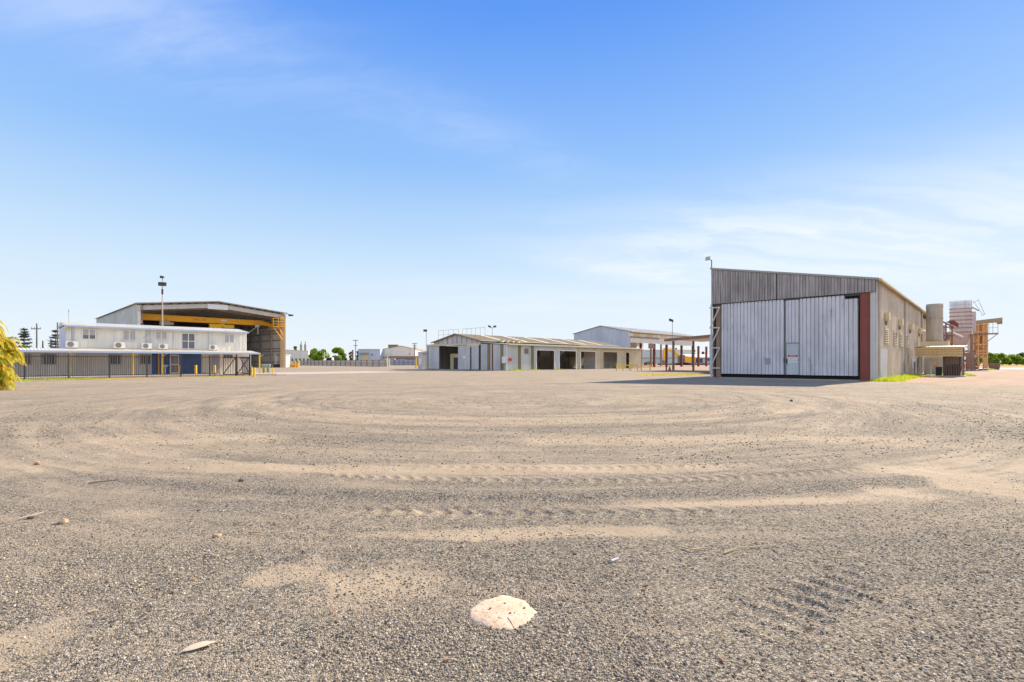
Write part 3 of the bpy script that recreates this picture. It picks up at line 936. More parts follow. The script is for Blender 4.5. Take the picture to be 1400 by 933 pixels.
pts = []
for i in range(15):
    tt = -0.7 + i * 1.45
    ww = 0.75 + 0.35 * math.sin(i * 1.7) - 0.018 * i
    x, y = to_world(BO, tt, -0.6 - 0.25 * math.sin(i * 2.1), SX, SY)
    pts.append((x, y, 1.0, max(.45, ww), 1.0 + .3 * math.sin(i * 3)))
x, y = to_world(BO, 24, -2.5, SX, SY)
pts.append((x, y, 2.5, 1.0, 1.0))
blade_field('grass', 'bright green and yellow grass along the foot of the tall shed wall', GRASS_G, pts, .1, .42, .028, 6500)

fr2 = [(p[0] + .25 * math.sin(i * 5), p[1] - .35, p[2] * 1.5, p[3] * 1.9, 1) for i, p in enumerate(pts)]
blade_field('grass', 'sparse dry yellow tufts fringing the green grass by the shed wall', GRASS_Y, fr2, .04, .2, .03, 1300)

# canopy behind the shed, seen past its left edge
can = thing('open_canopy', 'low open canopy on steel posts beside the tall shed', 'canopy', (*BO, 0), BROT)


def cpos(px, Y):
    x, y = ground_at(px, Y)
    rx, ry = x - BO[0], y - BO[1]
    return rx * SX + ry * SY, -rx * SY + ry * SX


p1, p2, pw = cpos(920.7, 87), cpos(948, 88.5), cpos(972.4, 70)
lt = p1[1] + 1.0
ztop = lambda L: 5.8 - (L - 25.8) * 0.055
cr = MB().corr((p1[0] - 1.2, lt, ztop(lt)), (p1[0] - 1.2, 13.2, ztop(13.2)), (p1[0] + 14, 13.2, ztop(13.2)), (p1[0] + 14, lt, ztop(lt)), (0, 0, 1), .3, .05)
cr.corr((pw[0] + .1, pw[1] + .3, 5.05), (pw[0] + .1, BW + .1, 5.2), (p1[0] + 14, BW + .1, 6.4), (p1[0] + 14, pw[1] + .3, 6.3), (0, 0, 1), .3, .05)
cr = cr.build('roof', GREY_ROOF, can)
MB().hexa([(p1[0] - 1.35, lt, ztop(lt) - .42), (p1[0] - 1.21, lt, ztop(lt) - .42), (p1[0] - 1.21, 13.2, ztop(13.2) - .42), (p1[0] - 1.35, 13.2, ztop(13.2) - .42)],
          [(p1[0] - 1.35, lt, ztop(lt) + .05), (p1[0] - 1.21, lt, ztop(lt) + .05), (p1[0] - 1.21, 13.2, ztop(13.2) + .05), (p1[0] - 1.35, 13.2, ztop(13.2) + .05)]).build('edge_beam', BROWN_STEEL, cr)
for (a, b) in (p1, p2):
    MB().box(a - .14, a + .14, b - .14, b + .14, 0, ztop(b) - .4).build('post', BROWN_STEEL, can)
MB().corr((pw[0], pw[1] + .25, 0), (pw[0], BW + .2, 0), (pw[0], BW + .2, 5.0), (pw[0], pw[1] + .25, 5.0), (-1, 0, 0), .3, .04).build('end_wall', BLUE_CLAD, can)

# ------------------------------------------------------------------ long low shed in the middle
CO = (-1.0, 87.5)
mid = thing('row_shed', 'long low shed with dusty tan roof and a row of open bays', 'shed', (*CO, 0), GRID)
ML = 44.8


def mt(px, L=0.0):
    return along(px, CO, L)


def ms(px, t=0.0):
    return across(px, CO, t)


EV, RG, YA, YR, YB, YE = 5.38, 6.78, 6.47, 13.2, 20.1, 22.4
WT = 4.45
MB().box(0, ML, 0, YE, -.05, .05).box(-1.2, -.003, 8.5, 18.5, -.05, .07).build('floor_slab', CONCRETE, mid)
# long side: piers between the bays
bays = [(733.2, 757.5), (764.5, 787.3), (793.6, 814.0), (824.2, 843.5), (855.3, 860.2)]
bt_ = [(mt(a), mt(b)) for a, b in bays]
skins = [(0.0, mt(708.0), SHED_SIDE), (mt(708.0), mt(712.2), MOSS), (mt(712.2), mt(725.8), SHED_SIDE), (mt(725.8), mt(729.8), MOSS),
         (mt(729.8), bt_[0][0], SHED_SIDE), (bt_[0][1], bt_[1][0], SHED_SIDE), (bt_[1][1], bt_[2][0], SHED_SIDE_TAN),
         (bt_[2][1], bt_[3][0], SHED_SIDE_TAN), (bt_[3][1], bt_[4][0], SHED_SIDE_TAN), (bt_[4][1], ML, SHED_SIDE_TAN)]
for a, b, mt_ in skins:
    MB().corr((a, 0, .02), (b, 0, .02), (b, 0, WT), (a, 0, WT), (0, -1, 0), .3, .035).build('wall_sheet', mt_, mid, label='mossy brown strip of wall' if mt_ is MOSS else None)
BZ = 3.62
for i, (a, b) in enumerate(bt_):
    MB().corr((a, 0, BZ), (b, 0, BZ), (b, 0, WT), (a, 0, WT), (0, -1, 0), .3, .035).build('bay_header', SHED_SIDE if i < 2 else SHED_SIDE_TAN, mid)
    f = MB().box(a - .16, a + .04, -.10, -.037, 0, BZ + .16).box(b - .04, b + .16, -.10, -.037, 0, BZ + .16).box(a + .04, b - .04, -.101, -.036, BZ - .03, BZ + .16)
    f.build('bay_frame', WHITE_PAINT if i < 3 else CREAM_PAINT, mid)
MB().box(-.03, .18, -.09, -.037, 0, WT).build('corner_trim', WHITE_PAINT, mid)
# front: sheets, opening and gable
front = [(0.1, ms(688.5), PALE_STRIP), (ms(688.5), ms(684.2), MOSS), (ms(684.0), ms(674.2), SHED_FRONT), (ms(672.4), ms(670.6), PALE_STRIP),
         (ms(670.4), ms(666.3), MOSS), (ms(666.2), ms(657.3), SHED_FRONT)]
for a, b, mt_ in front:
    MB().corr((0, a, .05), (0, b, .05), (0, b, WT + .3 * b / YA), (0, a, WT + .3 * a / YA), (-1, 0, 0), .3, .03).build('wall_sheet', mt_, mid)
MB().box(-.05, .1, ms(674.1), ms(672.5), 0, 4.7).build('red_post', RED_STEEL, mid)
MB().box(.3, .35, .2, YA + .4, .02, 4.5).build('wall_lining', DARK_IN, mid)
for a, b, lab in ((ms(655), ms(645.2), None), (ms(643.4), ms(627), None), (ms(601), ms(586.5), None)):
    MB().corr((-.12, a, .12), (-.12, b, .12), (-.12, b, 4.55), (-.12, a, 4.55), (-1, 0, 0), .35, .03).build('sliding_door', SHED_FRONT, mid)
o = ms(635)
MB().box(-.20, -.16, o - .45, o + .25, 2.1, 2.6).build('notice_board', SIGN_WHITE, mid)
MB().box(-.17, -.155, o - .55, o - .05, .35, 1.75).build('wicket_panel', PALE_STRIP, mid)
MB().box(-.1, .15, ms(656.8), ms(655.3), 0, 4.9).build('door_post', DARK_STEEL, mid)
MB().box(-.2, .1, YA - .1, YE, 4.6, 4.95).build('header_beam', CREAM_PAINT, mid)
m = MB()
m.prism([(0, YA, 4.96), (0, YB, 4.96), (0, YB, EV - .05), (0, YR, RG - .05), (0, YA, EV - .05)], (.05, 0, 0))
gb = m.build('gable', SHED_FRONT, mid)
m = MB()
for i in range(9):
    y = YA + .9 + i * 1.42
    zt = EV + (RG - EV) * (1 - abs(y - YR) / (YR - YA)) - .12
    if zt > 5.1:
        m.box(-.05, -.003, y - .06, y + .06, 4.96, zt)
m.build_each('batten', BROWN_STEEL, gb)
# main roof
r1 = MB().corr((-.4, YA - .35, EV - .07), (ML + .3, YA - .35, EV - .07), (ML + .3, YR, RG), (-.4, YR, RG), (0, -.2, .98), .3, .04)
r1.corr((-.4, YB + .5, EV - .1), (ML + .3, YB + .5, EV - .1), (ML + .3, YR, RG), (-.4, YR, RG), (0, .2, .98), .3, .04)
r1 = r1.build('roof', TAN_ROOF, mid, label='dusty tan gabled roof')
m = MB()
for t in (5.5, 11.8, 18.2, 24.6, 31.0, 37.4):
    f = lambda y: EV - .07 + (y - (YA - .35)) / (YR - YA + .35) * (RG - EV + .07)
    m.hexa([(t, YA - .2, f(YA - .2) + .02), (t + .9, YA - .2, f(YA - .2) + .02), (t + .9, YR - .3, f(YR - .3) + .02), (t, YR - .3, f(YR - .3) + .02)],
           [(t, YA - .2, f(YA - .2) + .07), (t + .9, YA - .2, f(YA - .2) + .07), (t + .9, YR - .3, f(YR - .3) + .07), (t, YR - .3, f(YR - .3) + .07)])
m.build_each('skylight_sheet', WHITE_ROOF, r1)
MB().box(-.4, ML + .3, YA - .50, YA - .36, EV - .16, EV + .0).build('gutter', CREAM_PAINT, r1)
m = MB()
for s_, e_ in ((YA - .4, 1), (YB + .5, -1)):
    m.bar((-.44, s_, EV - .13), (-.44, YR, RG - .02), .08, .2)
m.build_each('barge_board', BROWN_STEEL, r1)
# lean-to roof in front of it
r2 = MB().corr((-.2, -.4, WT + .06), (ML + .2, -.4, WT + .06), (ML + .2, YA - .05, WT + .55), (-.2, YA - .05, WT + .55), (0, -.1, .99), .3, .04)
r2 = r2.build('lean_to_roof', GREY_ROOF, mid)
MB().box(mt(692.2), ML + .2, -.58, -.42, WT - .06, WT + .13).build('gutter', CREAM_PAINT, r2)
m = MB()
for t in (4.6, 6.05, 7.5, 8.95):
    m.hexa([(t - .32, YA - 1.1, EV - .25), (t + .32, YA - 1.1, EV - .25), (t + .32, YA - .55, EV - .25), (t - .32, YA - .55, EV - .25)],
           [(t - .2, YA - 1.0, EV + .22), (t + .2, YA - 1.0, EV + .22), (t + .2, YA - .65, EV + .22), (t - .2, YA - .65, EV + .22)])
    m.box(t - .42, t + .42, YA - 1.2, YA - .52, EV + .225, EV + .30)
m.build_each('roof_vent', CREAM_PAINT, r2, per=2)
MB().corr((-.1, YB, 4.98), (-.1, YE, 4.9), (ML, YE, 4.9), (ML, YB, 4.98), (0, 0, 1), .3, .04).build('side_roof', GREY_ROOF, mid)
MB().corr((0, YE, 0), (ML, YE, 0), (ML, YE, 4.8), (0, YE, 4.8), (0, 1, 0), .4, .04).build('back_wall', SHED_FRONT, mid)
# the far gable stays open above the lean-to so daylight falls in
MB().corr((ML, 0, 0), (ML, YE, 0), (ML, YE, 4.4), (ML, 0, 4.4), (1, 0, 0), .4, .04).build('end_wall', SHED_SIDE_TAN, mid)
# inside: columns, tie beams, dividing walls, a cream cabin
m = MB()
for t in np.linspace(2.5, ML - 2, 8):
    for y in (YA - .1, YB - .2):
        m.box(t - .12, t + .12, y - .12, y + .12, .05, 4.6)
m.build_each('column', BROWN_STEEL, mid)
m = MB()
for t in np.linspace(2.5, ML - 2, 15):
    m.bar((t, .1, WT - .12), (t, YA, WT + .32), .1, .22)
m.build_each('rafter', CREAM_PAINT, mid)
m = MB().box(.6, ML - .5, YA + 5.5, YA + 5.6, .05, 2.6).box(bt_[3][0] - 2, ML - .5, 3.4, 3.5, .05, 4.2)
m.build('inner_wall', paint('grey_inner_wall', (0.62, 0.57, 0.50), 0.9, 0.3), mid)
cb = MB().box(2.4, 5.0, ms(628.5, 2.4) - 1.6, ms(615.5, 2.4), .05, 3.1)
cb = cb.build('cabin', CREAM_PAINT, mid)
MB().box(2.36, 2.397, ms(626, 2.4), ms(620.3, 2.4), .06, 2.35).build('cabin_doorway_shade', DARK_IN, cb)  # dark panel painting the shade of the doorway
MB().box(6.5, 6.6, 8, 20, .05, 4.5).build('inner_wall', BROWN_IN, mid)
# roof-edge guard frames
for y0, y1, n in ((6.6, 12.9, 5), (14.0, 20.3, 4)):
    m = MB()
    for i in range(n + 1):
        y = y0 + (y1 - y0) * i / n
        zb = EV + (RG - EV) * max(0.0, 1 - abs(y - YR) / (YR - YA))
        m.tube((1.2, y, zb - .1), (1.2, y, 7.75), .03, n=6)
    m.tube((1.2, y0, 7.75), (1.2, y1, 7.75), .03, n=6)
    if y0 > 10:
        m.tube((1.2, y0 + 2.4, 6.85), (1.2, y1, 6.85), .025, n=6)
    m.build('roof_guardrail', GREY_STEEL, mid)
# small fittings on the lit wall
t = mt(719.5)
MB().box(t - .45, t + .45, -.14, -.037, 2.95, 3.85).build('wall_box', BROWN_STEEL, mid)
t = mt(694)
hr = MB().tube((t + .5, -.30, 1.9), (t + .5, -.04, 1.9), .28, n=14)
hr.build('hose_reel', RED_PAINT, mid)
bx = thing('switchgear_box', 'pale switchgear box on the corner of the long low shed', 'box', (*to_world(CO, -.25, ms(690.6)), 0), GRID)
MB().box(-.25, .2, -.3, .3, 1.3, 2.4).build('cabinet', WHITE_PAINT, bx)
MB().box(-.1, .05, -.05, .05, 0, 1.3).build('stand', GREY_STEEL, bx)

# ------------------------------------------------------------------ taller shed behind it, open along its side
DO = (31.2, 135.0)
tall = thing('gantry_shed', 'tall pale blue gabled shed with open side on brown columns', 'shed', (*DO, 0), GRID)
TE, TR, TW, TL = 9.65, 11.5, 18.5, 40.0
MB().prism([(0, 0, 0), (0, TW, 0), (0, TW, TE - .05), (0, TW / 2, TR - .05), (0, 0, TE - .05)], (.06, 0, 0)).build('front_wall_frame', GREY_STEEL, tall)
m = MB()
for i in range(2):
    a, b = (0, TW / 2) if i == 0 else (TW / 2, TW)
    za, zb = (TE - .1, TR - .1) if i == 0 else (TR - .1, TE - .1)
    m.corr((-.06, a, .02), (-.06, b, .02), (-.06, b, zb), (-.06, a, za), (-1, 0, 0), .5, .05)
m.build('front_wall', BLUE_CLAD, tall)
rf = MB().corr((-.5, -.5, TE - .1), (TL, -.5, TE - .1), (TL, TW / 2, TR), (-.5, TW / 2, TR), (0, -.19, .98), .5, .05)
rf.corr((-.5, TW + .5, TE - .1), (TL, TW + .5, TE - .1), (TL, TW / 2, TR), (-.5, TW / 2, TR), (0, .19, .98), .5, .05)
rf = rf.build('roof', GREY_ROOF, tall)
MB().box(-.5, TL, -.68, -.52, TE - .3, TE - .08).build('gutter', CREAM_PAINT, rf)
def tt_(px, L=0.0):
    return along(px, DO, L)
tj = tt_(901)
MB().corr((0.1, 0, 6.65), (tj, 0, 6.65), (tj, 0, 7.9), (0.1, 0, 7.9), (0, -1, 0), .5, .05).build('side_cladding', WHITE_CLAD, tall)
MB().corr((tj, 0, 6.5), (TL - 2, 0, 6.5), (TL - 2, 0, 9.2), (tj, 0, 9.2), (0, -1, 0), .5, .05).build('side_cladding', WHITE_CLAD, tall)
MB().box(.1, tj, -.25, .1, 7.92, 8.25).box(.1, TL, -.2, .1, 9.22, 9.5).build_each('side_beam', BROWN_STEEL, tall)
m = MB()
for a, b in ((865.5, 875), (883.5, 893.5)):
    m.box(tt_(a), tt_(b), .12, .18, 8.26, 9.2)
m.box(tt_(903), tt_(911.5), -.09, -.055, 8.1, 9.1)
m.build_each('side_panel', CREAM_PAINT, tall)
m = MB().box(tt_(859.5), tt_(865.4), -.06, .1, 8.26, 9.2)
for px, q in ((875.1, 883.4), (893.6, 900.9)):
    m.box(tt_(px), tt_(q), .11, .17, 8.26, 9.2)
m.build_each('side_sheet', WHITE_CLAD, tall)
for px in (878.6, 897, 913.8, 934.2, 949.5, 957.2, 968):
    t = tt_(px)
    if t < TL + 14:
        c = MB().box(t - .28, t + .28, .3, .44, 0, 6.6).box(t - .28, t + .28, .7, .84, 0, 6.6).box(t - .06, t + .06, .44, .7, 0, 6.6)
        c.build('column', RED_STEEL, tall)
for px in (889.5, 903.2):
    t = along(px, DO, TW)
    MB().box(t - .25, t + .25, TW - .4, TW + .1, 0, 8.5).build('column', BROWN_STEEL, tall, label='grey brown column of the far row')
for px in (866.3, 891.0):
    t = tt_(px)
    MB().box(t - 1.5, t + 1.5, .0, .2, 5.2, 6.6).build('hoist_box', BROWN_STEEL, tall)
m = MB().corr((0.1, TW, 6.6), (TL - 1, TW, 6.6), (TL - 1, TW, 9.4), (.1, TW, 9.4), (0, 1, 0), .5, .05)
m.build('far_side_cladding', WHITE_CLAD, tall)
t = tt_(965)
MB().corr((TL + .5, 8, 7.2), (TL + .5, 1.5, 7.2), (TL + .5, 1.5, 9.6), (TL + .5, 8, 9.6), (-1, 0, 0), .5, .04).build('end_cladding', BLUE_CLAD, tall)

# ------------------------------------------------------------------ hangar with the overhead crane, far left
AO = (-82.0, 112.0)
HW, HL, HE, HR = 31.6, 58.0, 14.3, 16.0
han = thing('crane_hangar', 'very tall open-fronted hangar with white rafters and orange corner column', 'hangar', (*AO, 0), GRID)


def hz(x):
    return HE + (HR - HE) * (1 - abs(x - HW / 2) / (HW / 2))


MB().box(0, HW, 0, HL, -.05, .04).build('floor_slab', CONCRETE, han)
m = MB()
m.corr((0, HL, 0), (0, .3, 0), (0, .3, HE - .1), (0, HL, HE - .1), (-1, 0, 0), .6, .06)
m.build('left_wall', HANGAR_WALL, han, label='pale wall seen from outside on the left')
MB().corr((HW, .6, 0), (HW, HL, 0), (HW, HL, HE - .1), (HW, .6, HE - .1), (-1, 0, 0), .6, .05).build('right_wall', HANGAR_IN, han, label='grey wall seen from inside on the right')
m = MB().prism([(0.1, HL, 0), (HW - .1, HL, 0), (HW - .1, HL, HE - .1), (HW / 2, HL, HR - .1), (0.1, HL, HE - .1)], (0, .1, 0))
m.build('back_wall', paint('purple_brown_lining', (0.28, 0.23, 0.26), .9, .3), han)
rf = MB().corr((-.5, -1.0, HE - .03), (-.5, HL, HE - .03), (HW / 2, HL, HR), (HW / 2, -1.0, HR), (-.1, 0, .99), .6, .06)
rf.corr((HW + .5, -1.0, HE - .03), (HW + .5, HL, HE - .03), (HW / 2, HL, HR), (HW / 2, -1.0, HR), (.1, 0, .99), .6, .06)
rf = rf.build('roof', GREY_ROOF, han)
m = MB()
for x in np.linspace(1.2, HW - 1.2, 18):
    m.box(x - .08, x + .08, -.9, HL, hz(x) - .42, hz(x) - .2)
m.build('purlin', DARK_STEEL, rf)
m = MB()
for x0, x1 in ((-.5, HW / 2), (HW + .5, HW / 2)):
    m.bar((x0, -1.05, HE - .05), (x1, -1.05, HR - .02), .1, .22)
m.build_each('barge_flashing', GREY_STEEL, rf)


def portal(y, depth, mat, wcol):
    m = MB()
    for x0, x1 in ((.2, HW / 2), (HW - .2, HW / 2)):
        m.prism([(x0, y, HE - .45 - depth), (x1, y, HR - .45 - depth), (x1, y, HR - .45), (x0, y, HE - .45)], (0, .35, 0))
    m.build_each('rafter', mat, han)
    for x in (.25, HW - .25):
        MB().box(x - .25, x + .25, y + .36, y + .36 + wcol, 0.05, HE - .5).build('column', mat, han)


portal(-.3, 1.0, PALE_STEEL, .6)
portal(7.0, .9, paint('tan_primed_steel', (0.46, 0.38, 0.31), .6, .25), .7)
for y in (14.5, 22, 29.5, 37, 44.5, 52):
    portal(y, .8, GREY_STEEL, .7)
m = MB()
for z in (1.4, 3.3, 4.3, 5.0, 7.2, 9.0, 11.6, 12.8):
    m.box(HW - .22, HW - .03, .7, HL, z, z + .16)
m.build_each('wall_girt', BROWN_STEEL, han)
m = MB().box(HW - 1.0, HW - .5, .5, HL, 10.0, 10.7).box(.5, 1.0, .5, HL, 10.0, 10.7)
m.build_each('runway_beam', PALE_STEEL, han)
MB().box(HW / 2 - 2.2, HW / 2 + 2.2, -.5, -.33, HR - 1.9, HR - .75).build('name_board', SIGN_WHITE, han)
m = MB().box(.55, .63, -.42, -.34, 0, HE - .5).box(.85, .95, -.42, -.34, 0, HE - .5)
m.build_each('edge_angle', BROWN_STEEL, han)
MB().box(-.05, .5, -.75, -.32, 0, HE - .4).build('corner_column', PALE_STEEL, han)
m = MB()
m.box(HW - .15, HW + .15, -.75, .5, 0.05, HE - .3)
m.box(HW - 1.3, HW - .155, -.95, -.755, 0.05, HE - .9)
occ = m.build('corner_column', sheet_metal('faded_orange_steel', (0.62, 0.43, 0.22), (0.42, 0.30, 0.18), .5, rust=(.30, .18, .10), rust_amount=.3), han, label='orange painted corner column on the right')
m = MB()
z = .5
while z < HE - 1.4:
    m.box(HW - 1.28, HW - .18, -1.0, -.952, z, z + .08)
    z += .45
m.build('ladder_rung', BROWN_STEEL, occ)
m = MB()
px0, px1 = HW - 3.6, HW - .6
m.box(px0, px1, -2.3, -1.02, 10.5, 10.65)
for z in (11.2, 11.9, 12.6):
    m.bar((px0, -2.25, z), (px1, -2.25, z), .1).bar((px0, -1.1, z), (px0, -2.25, z), .1)
for x in (px0, px0 + 1.3, px1):
    m.bar((x, -2.25, 10.6), (x, -2.25, 12.65), .12)
m.bar((px0 + .3, -1.6, 10.5), (px1 - .2, -1.1, 7.2), .16).bar((px0 + 1.6, -1.6, 10.5), (px1 - .2, -1.1, 8.6), .12)
m.build('access_platform', CRANE_YELLOW, occ)
m = MB().tube((HW + .3, -.6, HE - .2), (HW + 1.6, -.8, HE - .35), .06)
fl = m.build('floodlight', DARK_STEEL, han)
MB().box(HW + .9, HW + 1.4, -1.0, -.6, HE - .75, HE - .35).box(HW + 1.5, HW + 2.0, -1.1, -.7, HE - .7, HE - .3).build('lamp_head', DARK_STEEL, fl)
m = MB().box(HW - 2.2, HW - .7, .5, 1.2, 0, .9)
m.build('low_wall', DARK_IN, han)

crane = thing('overhead_crane', 'orange overhead travelling crane beam hung across the open hangar', 'crane', (*to_world(AO, 0, 6.0), 0), GRID)
CZ = 11.05
gd = MB().hexa([(1.6, -.35, CZ + .1), (HW - 3.4, -.35, CZ + .1), (HW - 3.4, .35, CZ + .1), (1.6, .35, CZ + .1)],
               [(1.6, -.35, CZ + 1.55), (HW - 3.4, -.35, CZ + 1.4), (HW - 3.4, .35, CZ + 1.4), (1.6, .35, CZ + 1.55)])
gd.hexa([(HW - 3.4, -.3, CZ + .3), (HW - .6, -.3, CZ - .2), (HW - .6, .3, CZ - .2), (HW - 3.4, .3, CZ + .3)],
        [(HW - 3.4, -.3, CZ + 1.4), (HW - .6, -.3, CZ + .5), (HW - .6, .3, CZ + .5), (HW - 3.4, .3, CZ + 1.4)])
gd.box(1.0, 1.6, -.35, .35, CZ - .0, CZ + 1.3).box(1.6, HW - 3.4, -.42, -.352, CZ + .1, CZ + .2).box(1.6, HW - 3.4, -.42, -.352, CZ + 1.3, CZ + 1.4)
gd = gd.build('girder', CRANE_YELLOW, crane)
rotg = Matrix(((1, 0, 0), (0, 0, -1), (0, 1, 0)))
text_mesh('SWL 10T', .75, 'lettering', RED_PAINT, gd, (13.6, -.36, CZ + .75), rotg)
MB().box(18.3, 19.6, -.37, -.354, CZ + .75, CZ + 1.1).build('rating_plate', SIGN_WHITE, gd)
for x in (.75, HW - .75):
    MB().box(x - .25, x + .25, -2.0, 2.0, CZ - .33, CZ - .01).build('end_truck', CRANE_YELLOW, crane)
hoist = MB().box(15.6, 18.2, -.8, -.1, CZ - 1.1, CZ - .1).box(18.9, 21.2, -.75, -.1, CZ - 1.0, CZ - .15).box(18.15, 18.95, -.6, -.2, CZ - .9, CZ + .05)
hoist.build('hoist', YELLOW, crane)
m = MB().box(5.2, 7.2, -.9, -.1, CZ - .9, CZ + .05).box(7.2, 8.0, -.8, -.2, CZ - .8, CZ - .2)
m.build('trolley', GREY_STEEL, crane)
m = MB().box(HW - 5.3, HW - 4.3, -.9, -.36, CZ - .4, CZ + .25).bar((HW - 4.6, -.6, CZ - .4), (HW - 4.6, -.6, CZ - 2.2), .2).bar((HW - 5.0, -.6, CZ - .4), (HW - 7.2, -.6, CZ - 2.2), .12)
m.build('control_pendant', PALE_STEEL, crane)

# ------------------------------------------------------------------ two-storey site office with awning, left
FO = (-39.5, 41.5)


def ft(px, L=0.0):
    return along(px, FO, L)


m = MB().box(-12, 20.2, .75, 18, -.05, .2).box(20.2, 21.2, .75, 18, -.05, .1).box(21.2, 40, 3.0, 16, -.05, .03)
pv = m.build('pavement', PINK_PAVING, kind='structure')
pv.location = (*FO, 0)
pv.rotation_euler = (0, 0, GRID)

off = thing('site_office', 'white two-storey demountable office block with long front awning', 'office', (*FO, 0), GRID)
WL = 8.5
OX0, OX1 = ft(90, WL), ft(337, WL)
GZ0, GZ1 = .2, 2.72
b0, b1 = ft(207.5, WL), ft(275.5, WL)
rg = ft(343, WL)
MB().corr((-9, WL, GZ0), (b0, WL, GZ0), (b0, WL, GZ1), (-9, WL, GZ1), (0, -1, 0), .30, .03).build('ground_wall', CREAM_CLAD, off)
MB().corr((b0, WL, GZ0), (b1, WL, GZ0), (b1, WL, GZ1), (b0, WL, GZ1), (0, -1, 0), .30, .03).build('ground_wall', BLUE_PAINT, off, label='dark blue stretch of ground floor wall')
MB().corr((b1, WL, GZ0), (rg, WL, GZ0), (rg, WL, GZ1), (b1, WL, GZ1), (0, -1, 0), .30, .03).build('ground_wall', WHITE_CLAD, off)
MB().box(-9, rg, WL + .05, WL + 6.2, GZ0, GZ1).build('ground_core', CREAM_CLAD, off)
UZ1 = 5.05
m = MB().box(OX0, OX1, WL + .03, WL + 6.2, GZ1 + .1, UZ1)
m.build('upper_core', BLUE_CLAD, off)
uw = MB()
cuts = [OX0] + [ft(p, WL) for p in (99, 156, 200, 205, 237, 285, 291)] + [OX1 - .02]
for a, b in zip(cuts[:-1], cuts[1:]):
    uw.corr((a + .02, WL, GZ1 + .02), (b - .02, WL, GZ1 + .02), (b - .02, WL, UZ1), (a + .02, WL, UZ1), (0, -1, 0), .6, .012)
uw.build('upper_wall', WHITE_CLAD, off)
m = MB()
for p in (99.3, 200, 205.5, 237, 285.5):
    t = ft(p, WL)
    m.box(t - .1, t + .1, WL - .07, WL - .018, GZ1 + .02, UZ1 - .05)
m.build_each('trim_and_recess_shade', GREY_TRIM_SHADE, off)  # grey strips for panel joints, and for recess shade put into colour
m = MB()
for p in (96, 207.5, 237.9, 286.5, 336):
    t = ft(p, WL)
    m.tube((t, WL - .11, GZ1 + .1), (t, WL - .11, UZ1 - .05), .045)
m.build_each('downpipe', WHITE_PAINT, off)
rf = MB().corr((OX0 - .15, WL - .45, UZ1 - .02), (OX1 + .1, WL - .45, UZ1 - .02), (OX1 + .1, WL + 3.2, UZ1 + .5), (OX0 - .15, WL + 3.2, UZ1 + .5), (0, -.14, .99), .25, .04)
rf.corr((OX0 - .15, WL + 6.7, UZ1 - .02), (OX1 + .1, WL + 6.7, UZ1 - .02), (OX1 + .1, WL + 3.2, UZ1 + .5), (OX0 - .15, WL + 3.2, UZ1 + .5), (0, .14, .99), .25, .04)
rf = rf.build('roof', WHITE_ROOF, off)
MB().box(OX0 - .15, OX1 + .1, WL - .56, WL - .455, UZ1 - .14, UZ1 + .02).build('gutter', SKY_TRIM, rf)
MB().prism([(OX0 - .16, WL + .03, UZ1 + .005), (OX0 - .16, WL + 6.2, UZ1 + .005), (OX0 - .16, WL + 3.2, UZ1 + .46)], (.05, 0, 0)).build('gable', BLUE_CLAD, rf)
AL = 5.3
AX1 = ft(356, AL)
aw = MB().corr((-12, AL, 2.50), (AX1, AL, 2.50), (AX1, WL - .06, 2.80), (-12, WL - .06, 2.80), (0, -.09, .99), .25, .035)
aw = aw.build('awning', WHITE_ROOF, off)
MB().box(-12, AX1, AL - .12, AL - .003, 2.36, 2.54).build('awning_gutter', SKY_TRIM, aw)
m = MB()
for t in np.arange(-11.5, AX1, 1.3):
    m.bar((t, AL + .05, 2.42), (t, WL - .1, 2.72), .06, .12)
m.build_each('awning_rafter', PALE_STEEL, aw)
for p in (95, 182, 222, 355):
    t = ft(p, AL + .1)
    ps = MB().box(t - .07, t + .07, AL + .05, AL + .19, GZ0, 2.36)
    ps.bar((t, AL + .12, 2.05), (t + .45, AL + .12, 2.36), .06)
    ps.build('awning_post', YELLOW, off)
t = ft(217, WL - .4)
MB().box(t - .05, t + .05, WL - .45, WL - .35, GZ0, 2.5).build('awning_post', CRANE_YELLOW, off)


def window(parent, x0, x1, z0, z1, y, nxp, nzp, frame, pane, bars=0, blind=0.0):
    m = MB()
    fw = .06
    m.box(x0, x1, y - .085, y - .02, z0, z0 + fw).box(x0, x1, y - .085, y - .02, z1 - fw, z1)
    m.box(x0, x0 + fw, y - .086, y - .021, z0 + .001, z1 - .001).box(x1 - fw, x1, y - .086, y - .021, z0 + .001, z1 - .001)
    for i in range(1, nxp):
        c = x0 + (x1 - x0) * i / nxp
        m.box(c - .035, c + .035, y - .082, y - .022, z0 + fw, z1 - fw)
    for i in range(1, nzp):
        c = z0 + (z1 - z0) * i / nzp
        m.box(x0 + fw, x1 - fw, y - .08, y - .023, c - .03, c + .03)
    wo = m.build('window', frame, parent)
    MB().box(x0 + .01, x1 - .01, y - .06, y - .05, z0 + .01, z1 - .01).build('pane', pane, wo)
    if blind:
        MB().box(x0 + fw, x1 - fw, y - .066, y - .0605, z1 - fw - (z1 - z0) * blind, z1 - fw).build('blind', BLIND, wo)
    if bars:
        m = MB()
        for i in range(bars):
            c = x0 + (x1 - x0) * (i + .5) / bars
            m.box(c - .022, c + .022, y - .14, y - .10, z0 - .03, z1 + .03)
        m.build('security_bar', PALE_STEEL, wo)
    return wo


